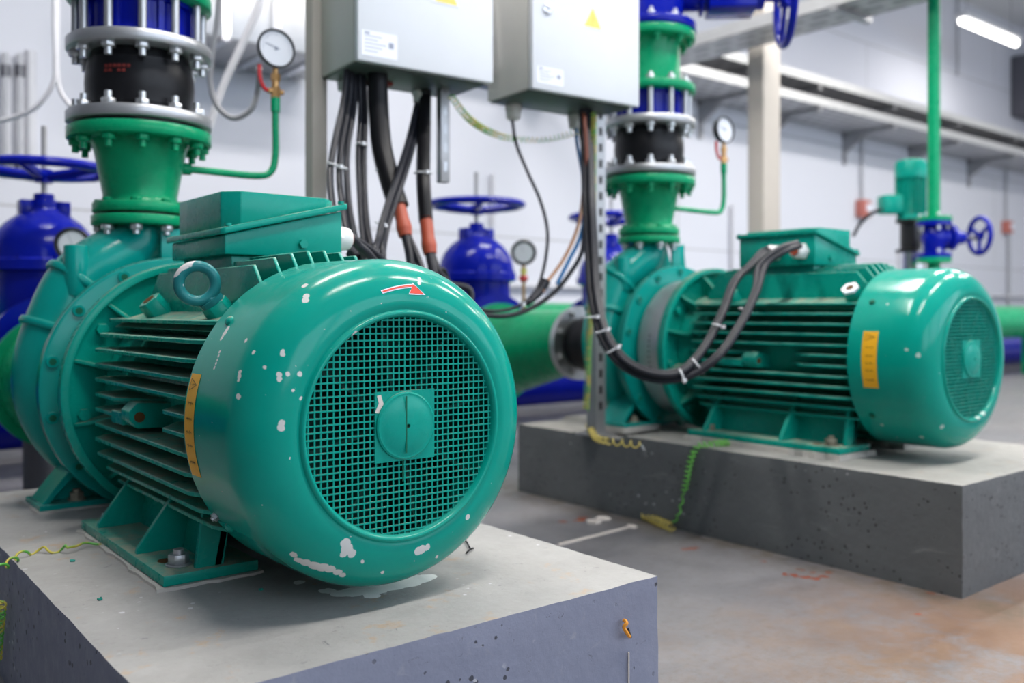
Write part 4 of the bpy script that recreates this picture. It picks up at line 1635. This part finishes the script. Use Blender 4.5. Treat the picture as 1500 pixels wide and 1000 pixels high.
cable('lower one of two black cables crossing down left from the wide gland', [(618, 148, 2.48), (608, 200, 2.40), (594, 250, 2.24), (577, 300, 2.14), (564, 345, 2.06), (560, 400, 1.99)], .0082)
# loop between the first and the second cabinet
cable('thin dark cable curving down from the left gland of the second cabinet', [(750, 172, 2.71), (756, 210, 2.68), (772, 250, 2.62), (790, 290, 2.62), (800, 325, 2.62), (802, 355, 2.62), (796, 395, 2.60), (785, 425, 2.56), (765, 445, 2.5), (735, 455, 2.42), (700, 452, 2.34), (665, 430, 2.26), (640, 400, 2.22)], .0048)
cable('lower black cable of the loop passing behind the near fan cover', [(857, 330, 2.66), (852, 370, 2.66), (835, 400, 2.64), (812, 428, 2.60), (780, 450, 2.52), (745, 462, 2.43), (705, 460, 2.34), (670, 445, 2.26), (648, 420, 2.2)], .0068)
cable('tan wire hanging from the right gland of the second cabinet', [(848, 184, 2.85), (853, 220, 2.78), (855, 260, 2.66), (851, 310, 2.66), (842, 345, 2.65), (824, 382, 2.62), (800, 415, 2.58), (795, 427, 2.56)], .0050, 'cable_tan')
cable('blue wire beside the tan wire under the second cabinet', [(843, 184, 2.85), (846, 215, 2.78), (854, 260, 2.67), (857, 310, 2.67), (848, 352, 2.66), (834, 380, 2.64), (816, 416, 2.61)], .0055, 'cable_blue')
o = MB().tube([at(800, 412, 2.58), at(788, 430, 2.56), at(772, 444, 2.52)], lambda u: .014 - .005 * u, 16, 8).build('cable_boot', 'cable_black', angle=60)
tag(settle(o), 'black boot where the tan and blue wires join the loop', 'cable boot')
# bundle to the far motor
B = [(857, 160, 2.75), (860, 220, 2.68), (862, 290, 2.58), (866, 370, 2.52), (870, 430, 2.46), (884, 490, 2.38), (915, 532, 2.31), (960, 551, 2.27), (1005, 546, 2.26), (1040, 513, 2.28), (1068, 460, 2.33), (1090, 410, 2.40)]
offs = [(-4, 6, 0.0), (3, -3, .02), (5, 5, -.02), (10, -6, .03)]
ends = [[(1122, 388, 2.40), (1150, 368, 2.42), (1172, 360, 2.467)], [(1112, 390, 2.40), (1142, 364, 2.42), (1168, 356, 2.467)], [(1104, 386, 2.47), (1120, 372, 2.52), (1134, 366, 2.574)], [(1098, 388, 2.49), (1114, 370, 2.54), (1130, 362, 2.574)]]
who = ['outermost', 'second', 'third', 'innermost']
for (ox, oy, od), e, w in zip(offs, ends, who):
    if w == 'innermost':
        ox, oy = 8, -8
    pts = []
    BB = B[:8] + ([(1005, 547, 2.25), (1048, 520, 2.24), (1082, 472, 2.28), (1104, 425, 2.34)] if w in ('outermost', 'second') else [(1002, 546, 2.26), (1036, 510, 2.29), (1062, 460, 2.35), (1080, 414, 2.42)])
    for i, (x, y, d) in enumerate(BB):
        k = min(1, i / 3)
        # keep the spread across the bundle's own direction
        a = BB[min(i + 1, len(BB) - 1)]
        b = BB[max(i - 1, 0)]
        dx, dyy = a[0] - b[0], a[1] - b[1]
        L = math.hypot(dx, dyy)
        sgn = {'outermost': 7.5, 'second': 1.8, 'third': -3.2, 'innermost': -8.5}[w]
        spread = .75
        pts.append((x + -dyy / L * sgn * spread * -1 * -1 if False else x + (dyy / L) * -sgn * spread * 1, y + (dx / L) * sgn * spread, d + od * .5))
    o = cable('%s cable of the black bundle looping in front of the far pump' % w, pts + e, .0082, 'cable_black')
    o['group'] = 'bundle to the far motor'
cable('reddish brown cable down the left of the strut on the far plinth', [(855, 165, 2.66), (859, 220, 2.65), (860, 300, 2.62), (863, 380, 2.56), (866, 440, 2.5), (874, 480, 2.44)], .0060, 'cable_brown')


def tie(px, py, d, ang, L, label, r=.003):
    """plastic strap across a bundle"""
    p = at(px, py, d)
    a = math.radians(ang)
    u = (RT * math.cos(a) + Vector((0, 0, math.sin(a))))
    m = MB()
    pts = []
    for k in range(16):
        t = 2 * PI * k / 16
        pts.append(u * (math.cos(t) * L) - FW * (math.sin(t) * .014))
    m.tube(pts, .0022, 6, 3, closed=True)
    m.box((-.004, -.004, -.004), (.004, .004, .004), Matrix.Translation(-FW * .015 + u * L * .5))
    o = m.build('cable_tie', 'tie_white')
    o.location = p
    tag(o, label, 'cable tie', 'white cable ties')


tie(494, 243, 2.13, -18, .024, 'white tie round the leftmost cables under the first cabinet')
tie(530, 211, 2.26, -8, .013, 'white tie on the straight cable pair under the first cabinet')
tie(567, 250, 2.25, -3, .028, 'white tie on the thick left sleeve')
tie(620, 253, 2.30, 0, .022, 'white tie on the right sleeve below the wide gland')
tie(560, 329, 2.08, -20, .016, 'white tie low on the two crossing cables')
tie(868, 464, 2.41, 5, .022, 'highest white tie on the bundle loop')
tie(883, 484, 2.37, 18, .020, 'white tie on the bundle loop, second from the top left')
tie(899, 511, 2.33, 30, .020, 'white tie on the bundle loop, third from the top left')
tie(999, 551, 2.25, -70, .018, 'white tie at the bottom of the bundle loop')
tie(1022, 536, 2.26, -52, .022, 'long white tie right of the loop bottom')
tie(1053, 477, 2.31, -18, .015, 'lower white tie where the bundle splits upward')
tie(1092, 454, 2.38, -18, .017, 'right-hand white tie high on the bundle near the motor ribs')
tie(765, 449, 2.48, 60, .013, 'white tie on the loop in front of the middle blue valve')


# ------------------------------------------------------------------ coiled earth wires
def coil(label, pts, R, turns, r=.0022, mat='earth_wire', lead=None, cat='earth wire'):
    P = smooth_path(pts, 14)
    L = [0]
    for a, b in zip(P, P[1:]):
        L.append(L[-1] + (b - a).length)
    N = int(turns * 14)
    out = []
    prev = None
    j = 0
    for i in range(N + 1):
        s = L[-1] * i / N
        while j < len(L) - 2 and L[j + 1] < s:
            j += 1
        f = (s - L[j]) / ((L[j + 1] - L[j]) or 1)
        c = P[j].lerp(P[j + 1], f)
        t = (P[j + 1] - P[j]).normalized()
        if prev is None:
            _, a, b = basis(t)
        else:
            a = (prev - t * prev.dot(t)).normalized()
            b = t.cross(a)
        prev = a
        an = 2 * PI * turns * i / N
        rr = R(i / N) if callable(R) else R
        out.append(c + a * math.cos(an) * rr + b * math.sin(an) * rr)
    if lead:
        out = [Vector(p) for p in lead[0]] + out + [Vector(p) for p in lead[1]]
    o = MB().tube(out, r, 7, 0).build('earth_wire', mat, angle=70)
    tag(o, label, cat)
    return settle(o)


q = lambda x, y, z=0.0: Vector((x, y, z))
# near plinth, left: loosely twisted wire from the foot to the edge
cz = P1Z + .0045
wpts = [onz(148, 797, cz), onz(128, 795, cz + .003), onz(108, 800, cz + .006), onz(92, 804, cz + .003), onz(60, 806, cz), onz(35, 811, cz), onz(14, 824, cz), onz(0, 833, cz)]
coil('twisted green and yellow earth wire on the near plinth by the motor foot', wpts, lambda u: .0008 + .0045 * (u > .3), 6, .0020)
pz = P2Z + .012
wp = [at(870, 165, 2.70), at(869, 260, 2.72), at(868, 360, 2.74), at(866, 430, 2.76), at(862, 500, 2.78), at(860, 560, 2.80), at(858, 600, 2.83)]
coil('long coiled yellow-green earth wire running down beside the steel strut', wp, .0085, 80, .0021)
e0 = onz(862, 622, P2Z + .005)
wp = [e0, onz(872, 640, P2Z + .006), onz(890, 646, P2Z + .012), onz(915, 649, P2Z + .012), onz(940, 652, P2Z + .012)]
coil('coil of yellow earth wire lying on the far plinth at the foot of the strut', wp, .0085, 19, .0023, 'wire_yellow')
X0 = 1.966
lp_ = lambda px, py: (lambda t: Vector((X0, (FW.y * X0 - FW.x * 0) * 0, 0)))(0)


def onx(px, py, X):
    t = (px - 750) / F_PX
    Y = X * (FW.y - FW.x * t) / (FW.y * t + FW.x)
    return at(px, py, FW.x * X + FW.y * Y)


wp = [onz(1068, 648, P2Z + .010), onz(1045, 650, P2Z + .010), onx(1024, 655, 1.985) + Vector((0, 0, .004)), onx(1012, 672, 1.968), onx(1006, 700, 1.967), onx(1002, 720, 1.967)]
coil('green coiled earth wire hanging over the edge of the far plinth', wp, .0075, 17, .0021, 'wire_green')
wp = [onx(1002, 720, 1.967), onx(998, 738, 1.968), onx(994, 752, 1.968), onz(984, 770, .006)]
coil('straight green piece of earth wire reaching down to the floor at the far plinth', wp, .0035, 4, .0022, 'wire_green')
wp = [onz(984, 772, .012), onz(965, 764, .013), onz(948, 757, .013), onz(938, 756, .012)]
coil('yellow coil of earth wire on the floor against the far plinth', wp, .011, 9, .0024, 'wire_yellow')
wp = [at(660, 140, 2.4), at(685, 172, 2.5), at(715, 192, 2.7), at(750, 203, 2.8), at(800, 204, 2.8), at(850, 192, 2.75)]
coil('faint coiled wire strung between the two cabinets against the wall', wp, .009, 48, .0014)
wp = [onx(3, 880, .283), onx(1, 905, .283), onx(-2, 935, .283), onx(-4, 965, .283)]
coil('green and yellow coil hanging at the left side of the near plinth, bottom left corner', wp, .006, 12, .0018)
# end of the yellow coil: loose tip
o = MB().tube([onz(940, 652, P2Z + .012), onz(944, 660, P2Z + .006), onx(946, 668, 1.972)], .0028, 8, 6).build('cable_lug', 'galvanised')
tag(settle(o), 'bare metal lug at the end of the yellow coil', 'cable lug')
# white hose scraps and trunk line on the floor
a, b = onz(818, 798, 0), onz(925, 771, 0)
o = MB()
d = (b - a).normalized(); n_ = Vector((-d.y, d.x, 0)) * .006
o.loft([a - n_, b - n_, b + n_, a + n_], [v + Vector((0, 0, .0015)) for v in (a - n_, b - n_, b + n_, a + n_)])
o = o.build('floor_strip', 'flake_white', smooth=False)
tag(settle(o), 'narrow white strip on the floor leading to the far plinth', 'floor strip')


def flake(px, py, z, w, h, mat, label, rot=0, thick=.0012, group=None, seed=0, name='paint_flake', cat='paint flake'):
    rr = random.Random(seed + int(px))
    c = onz(px, py, z)
    sc = F_PX * (CAMZ - z) / (py - HZ) / F_PX
    m = MB()
    pl = []
    for k in range(9):
        a = 2 * PI * k / 9
        r = .75 + .5 * rr.random()
        pl.append(Vector((math.cos(a) * w * sc * r, math.sin(a) * h * sc * r * 2.2, 0)))
    Rm = Matrix.Rotation(rot - math.atan2(FW.x, FW.y), 4, 'Z')
    pl = [Rm @ p for p in pl]
    up = [p + Vector((0, 0, thick * (1 + 2 * rr.random()))) for p in pl]
    m.loft(pl, up)
    o = m.build(name, mat, smooth=False)
    o.location = c
    tag(o, label, cat, group)


flake(870, 766, .0005, 12, 3.5, 'flake_white', 'pale paint flake on the floor by the far plinth, left one', seed=1, thick=.003)
flake(882, 761, .0005, 11, 3, 'flake_white', 'pale paint flake on the floor by the far plinth, right one', seed=2, thick=.003)
flake(926, 772, .0005, 9, 3, 'flake_white', 'pale flake at the end of the white floor strip', seed=3, thick=.002)
flake(850, 762, .0004, 6, 2, 'leaf_brown', 'small red-brown flake left of the pale ones on the floor', seed=4)
for i, (px, py) in enumerate(((146, 878), (194, 836), (382, 864), (106, 822))):
    flake(px, py, P1Z + .0006, 4, 1.2, 'flake_green', 'tiny green paint flake on the near plinth, ' + ['below the motor foot', 'left of the motor foot corner', 'right of the motor foot', 'beside the earth wire'][i], seed=9 + i, group='green paint flakes')
for i, (a, b) in enumerate((((680, 790), (688, 802)), ((683, 810), (693, 803)))):
    A, Bp = onz(*a, P1Z + .003), onz(*b, P1Z + .003)
    o = MB().tube([A, (A + Bp) / 2 + Vector((0, 0, .002)), Bp], .0016, 7, 4).build('cable_scrap', 'rubber')
    tag(settle(o), ['upright', 'slanting'][i] + ' one of two black cable scraps right of the near fan cover', 'cable scrap')
# orange tag sticking out of the near plinth's front and the drip under it
def onfront(px, py, Y=.938):
    return ony(px, py, Y)


f0 = onfront(913, 908)
o = MB()
pts = [onfront(914, 908, .934), onfront(918, 912, .926), onfront(914, 918, .928), onfront(918, 926, .926), onfront(922, 932, .930)]
o.tube(pts, .0028, 6, 6)
o = o.build('orange_tag', 'tag_orange')
tag(settle(o), 'small frayed orange tag stuck in the front of the near plinth', 'tag')
o = MB().box((-.0011, 0, 0), (.0011, .0012, .12)).build('drip_mark', 'flake_white', smooth=False)
p = onfront(921, 955, .9355)
o.location = (p.x, p.y - .0006, p.z - .12 + .0)
tag(o, 'thin pale drip running down the near plinth below the orange tag', 'drip')
o = MB().tube([onfront(920, 920, .930), onfront(922, 927, .931), onfront(924, 933, .933)], .0017, 6, 4).build('black_tip', 'black_ink')
tag(settle(o), 'burnt black end below the orange tag', 'tag')


# ------------------------------------------------------------------ small vertical pump set at the right
def vertical_set():
    Pp = at(1334, 322, 4.75)
    t = thing('vertical_pump', 'small upright teal pump motor left of the green riser', 'pump', (Pp.x, Pp.y, 0))
    Z = Vector((0, 0, 1))
    z0 = Pp.z
    m = MB()
    m.lathe([(z0, .02), (z0, .070), (z0 + .02, .070), (z0 + .03, .066), (z0 + .225, .066), (z0 + .225, .02)], (0, 0, 0), Z, 40)
    for k in range(28):
        a = 2 * PI * k / 28
        d = Vector((math.cos(a), math.sin(a), 0)); q_ = Vector((-d.y, d.x, 0))
        m.prism([(.06, z0 + .03), (.077, z0 + .035), (.077, z0 + .215), (.06, z0 + .22)], -q_ * .002, d, Z, q_, .004)
    m.build('finned_motor', 'motor_paint', t)
    MB().lathe([(z0 + .215, .078), (z0 + .285, .079), (z0 + .305, .070), (z0 + .312, .045), (z0 + .312, .001)], (0, 0, 0), Z, 40).build('fan_cap', 'motor_paint', t)
    bx = MB().box((-.16, -.045, z0 + .03), (-.06, .045, z0 + .125))
    b = bx.build('terminal_box', 'motor_paint', t, bevel=.006)
    b.rotation_euler = (0, 0, math.radians(-35))
    MB().lathe([(z0 - .17, .05), (z0 - .17, .075), (z0 - .155, .075), (z0 - .15, .052), (z0 - .02, .052), (z0 - .015, .074), (z0, .074), (z0, .05)], (0, 0, 0), Z, 32, closed=True).build('lantern', 'black_plastic', t)
    MB().lathe([(.06, .03), (.06, .075), (.08, .075), (z0 - .18, .07), (z0 - .17, .07), (z0 - .17, .03)], (0, 0, 0), Z, 40).build('pump_sleeve', 'chrome', t)
    MB().box((-.14, -.11, 0), (.14, .11, .06)).build('base_foot', 'pipe_green', t, bevel=.01)


vertical_set()
rp = at(1368, 322, 4.50)
t = thing('riser_pipe', 'tall thin green riser pipe at the right of the picture', 'pipe', (rp.x, rp.y, rp.z))
MB().cyl((0, 0, 0), (0, 0, ZC - rp.z), .0285, n=28).build('pipe', 'pipe_green', t)
ff = MB().lathe([(0, .02), (0, .082), (.020, .082), (.020, .02)], (0, 0, -.005), (0, 0, 1), 40, closed=True).build('flange', 'pipe_green', t)
ring_bolts(ff, 'nut', 'zinc_bolt', (0, 0), .064, .014, 4, (0, 0, 1), .010, .010, .006)


def small_gate():
    zt = rp.z - .008
    zc = CAMZ + (HZ - 348) / F_PX * 4.5
    zb = CAMZ + (HZ - 372) / F_PX * 4.5
    t = thing('small_gate_valve', 'small blue gate valve with side handwheel under the green riser', 'gate valve', (rp.x, rp.y, zb - .018))
    o = t.location.z
    b = MB()
    b.cyl((0, 0, zt - .022 - o), (0, 0, zt - o), .080, n=32)
    b.cyl((0, 0, zb - .018 - o), (0, 0, zb + .004 - o), .080, n=32)
    b.lathe([(zb - o, .045), (zc - o - .03, .052), (zc - o, .062), (zc - o + .03, .052), (zt - o - .02, .045)], (0, 0, 0), (0, 0, 1), 28)
    d = Vector((.84, -.54, 0)).normalized()
    c = Vector((0, 0, zc - o))
    b.lathe([(.02, .050), (.07, .046), (.075, .064), (.095, .064), (.10, .034), (.15, .030), (.16, .024), (.165, .001)], c, d, 28)
    b.build('body', 'blue_paint', t, angle=45)
    MB().cyl(c + d * .15, c + d * .25, .010, n=12).build('stem', 'dark_gray', t)
    w = MB()
    cw = c + d * .238 + Vector((0, 0, .012))
    w.torus(cw, d, .088, .012, 36, 12)
    _, a, bb = basis(d)
    for k in range(3):
        an = 2 * PI * k / 3 + .5
        w.cyl(cw, cw + (a * math.cos(an) + bb * math.sin(an)) * .088, .010, n=8)
    w.cyl(cw - d * .015, cw + d * .015, .020, n=16)
    w.build('handwheel', 'blue_paint', t)
    for s_ in ((-1, -1), (1, -1), (-1, 1), (1, 1)):
        x, y = s_[0] * .045, s_[1] * .045
        MB().cyl((x, y, .015), (x, y, .030 + .012), .009, n=6).build('nut', 'zinc_bolt', t)
        MB().cyl((x, y, zt - o - .044), (x, y, zt - o - .02), .009, n=6).build('nut', 'zinc_bolt', t)
    # pipe below
    g = thing('stub_pipe', 'short green pipe below the small blue gate valve', 'pipe', (rp.x, rp.y, 0))
    MB().cyl((0, 0, 0), (0, 0, zb - .04), .030, n=24).build('pipe', 'pipe_green', g)
    MB().cyl((0, 0, zb - .042), (0, 0, zb - .019), .080, n=32).build('flange', 'pipe_green', g)


small_gate()
# ------------------------------------------------------------------ on the back wall
def wall_box(px, py, s, label):
    p = ony(px, py, WY - .07)
    t = thing('switch_box', label, 'switch box', (p.x, WY, p.z - s / 2), 0, 'red switch boxes')
    MB().box((-s / 2, -.09, 0), (s / 2, 0, s * 1.05)).build('case', 'wall_box_red', t, bevel=.008)
    MB().box((-s * .12, -.098, s * .35), (s * .48, -.088, s * .8)).build('cover_plate', 'sticker_white', t)
    up = zt - p.z
    MB().cyl((0, -.03, s), (0, -.03, up + s / 2), .014, n=10).build('conduit', 'conduit_gray', t)
    return t


wall_box(1268, 306, .17, 'red switch box on the back wall left of the small upright pump')
wall_box(1479, 333, .15, 'red switch box on the back wall at the right edge')
for px, y0, y1, r, lab in ((8, 78, 250, .020, 'leftmost pale conduit with dark couplings at the left edge'), (29, 80, 250, .020, 'second pale conduit with dark couplings at the left edge'),
                           (45, 75, 250, .028, 'third conduit at the left edge, plain white'), (1403, -5, 110, .012, 'thin conduit on the upper wall right of the green riser'),
                           (722, 255, 330, .016, 'short pale pipe behind the middle blue valve wheel'), (1073, 300, 400, .016, 'pale conduit on the wall left of the steel column'), (1478, 345, 470, .02, 'grey conduit below the red switch box at the right edge')):
    a, b = ony(px, y0, WY - .03), ony(px, y1, WY - .03)
    t = thing('wall_conduit', lab, 'conduit', (a.x, a.y, b.z))
    MB().cyl((0, 0, 0), (0, 0, a.z - b.z), r, n=14).build('tube', 'white_hose' if px < 1400 else 'conduit_gray', t)
    if px < 40:
        for yy in (104, 240):
            zz = ony(px, yy, WY - .03).z - b.z
            MB().cyl((0, 0, zz - .03), (0, 0, zz + .03), .023, n=14).build('coupling', 'dark_gray', t)
        MB().cyl((0, -r, 0), (0, -r, a.z - b.z), .004, n=8).build('wire', 'conduit_gray', t)
for label, pts, r, mat in (
        ('white hose hanging at the left and bending out of the picture', [(80, -20, 3.2), (80, 40, 3.2), (81, 90, 3.2), (78, 122, 3.2), (55, 155, 3.2), (20, 172, 3.2), (-20, 180, 3.2)], .0085, 'white_hose'),
        ('white hose hanging at the left and bending behind the bellows', [(84, -20, 3.3), (84, 50, 3.3), (84, 110, 3.3), (92, 140, 3.3), (115, 165, 3.3), (150, 185, 3.3)], .0085, 'white_hose'),
        ('grey corrugated hose looping between the near valve and the dial gauge', [(322, -20, 2.5), (318, 30, 2.5), (311, 80, 2.5), (308, 120, 2.5), (318, 155, 2.5), (342, 173, 2.5), (368, 160, 2.5), (378, 130, 2.5), (380, 100, 2.45)], .0075, 'gray_hose'),
        ('pale diagonal hose behind the dial gauge', [(388, -20, 3.4), (375, 20, 3.4), (352, 70, 3.4), (325, 130, 3.4), (305, 190, 3.4)], .014, 'white_hose'),
        ('thin black cable from the small upright pump to the red switch box', [(1292, 306, 4.68), (1278, 312, 4.7), (1262, 325, 4.8), (1250, 345, 4.9)], .009, 'cable_black')):
    P = [at(*p) for p in pts]
    o = MB().tube(P, r, 12, 8).build('hose' if 'hose' in label else 'power_cable', mat, angle=60)
    tag(settle(o), label, 'hose' if 'hose' in label else 'cable')
# duct behind the gauge, dark unit at the right edge
p0, p1 = ony(300, 60, 4.8), ony(455, 60, 4.8)
t = thing('air_duct', 'galvanised air duct high on the wall behind the dial gauge', 'duct', ((p0.x + p1.x) / 2, 4.85, 2.02))
L = (p1.x - p0.x) + .3
MB().box((-L / 2, -.25, 0), (L / 2, .3, .42)).build('duct_box', 'steel_strut', t, bevel=.01)
for s_ in (-.3, 0, .3):
    MB().box((s_ * L - .02, -.27, -.015), (s_ * L + .02, .3, .435)).build('duct_joint', 'chrome', t)
p = ony(1500, 120, WY - .1)
t = thing('wall_unit', 'dark grey unit high on the wall at the right edge', 'wall unit', (p.x + .25, WY - .15, ony(1490, 163, WY - .2).z))
MB().box((-.42, -.15, 0), (.42, .15, .78)).build('case', 'dark_gray', t, bevel=.02)
MB().box((-.36, -.16, .06), (.36, -.148, .20)).build('vent_grille', 'black_plastic', t)
# white tiled kerb rail behind the far pump
o = MB().cyl((-.2, WY - .045, .80), (12.9, WY - .045, .80), .018, n=12).build('wall_rail', 'white_hose')
tag(settle(o), 'thin pale pipe running level along the back wall behind the valves', 'pipe')

# ------------------------------------------------------------------ light
w = bpy.data.worlds.new('sky')
SC.world = w
w.use_nodes = True
bg = w.node_tree.nodes['Background']
bg.inputs['Color'].default_value = (.74, .85, 1.0, 1)
bg.inputs['Strength'].default_value = 4.4
for a, b in wins:
    l = bpy.data.lights.new('window_portal', 'AREA')
    l.shape = 'RECTANGLE'
    l.size, l.size_y = b - a, 2.4
    l.cycles.is_portal = True
    lo = bpy.data.objects.new('window_portal', l)
    C.objects.link(lo)
    lo.location = ((a + b) / 2, YF - .12, 2.5)
    lo.rotation_euler = (PI / 2, 0, 0)
SC.view_settings.view_transform = 'Standard'
SC.view_settings.look = 'None'
SC.view_settings.gamma = 1
SC.view_settings.exposure = 0.1
SC.view_settings.use_curve_mapping = False
SC.cycles.use_denoising = True
SC.cycles.max_bounces = 8
SC.cycles.diffuse_bounces = 3
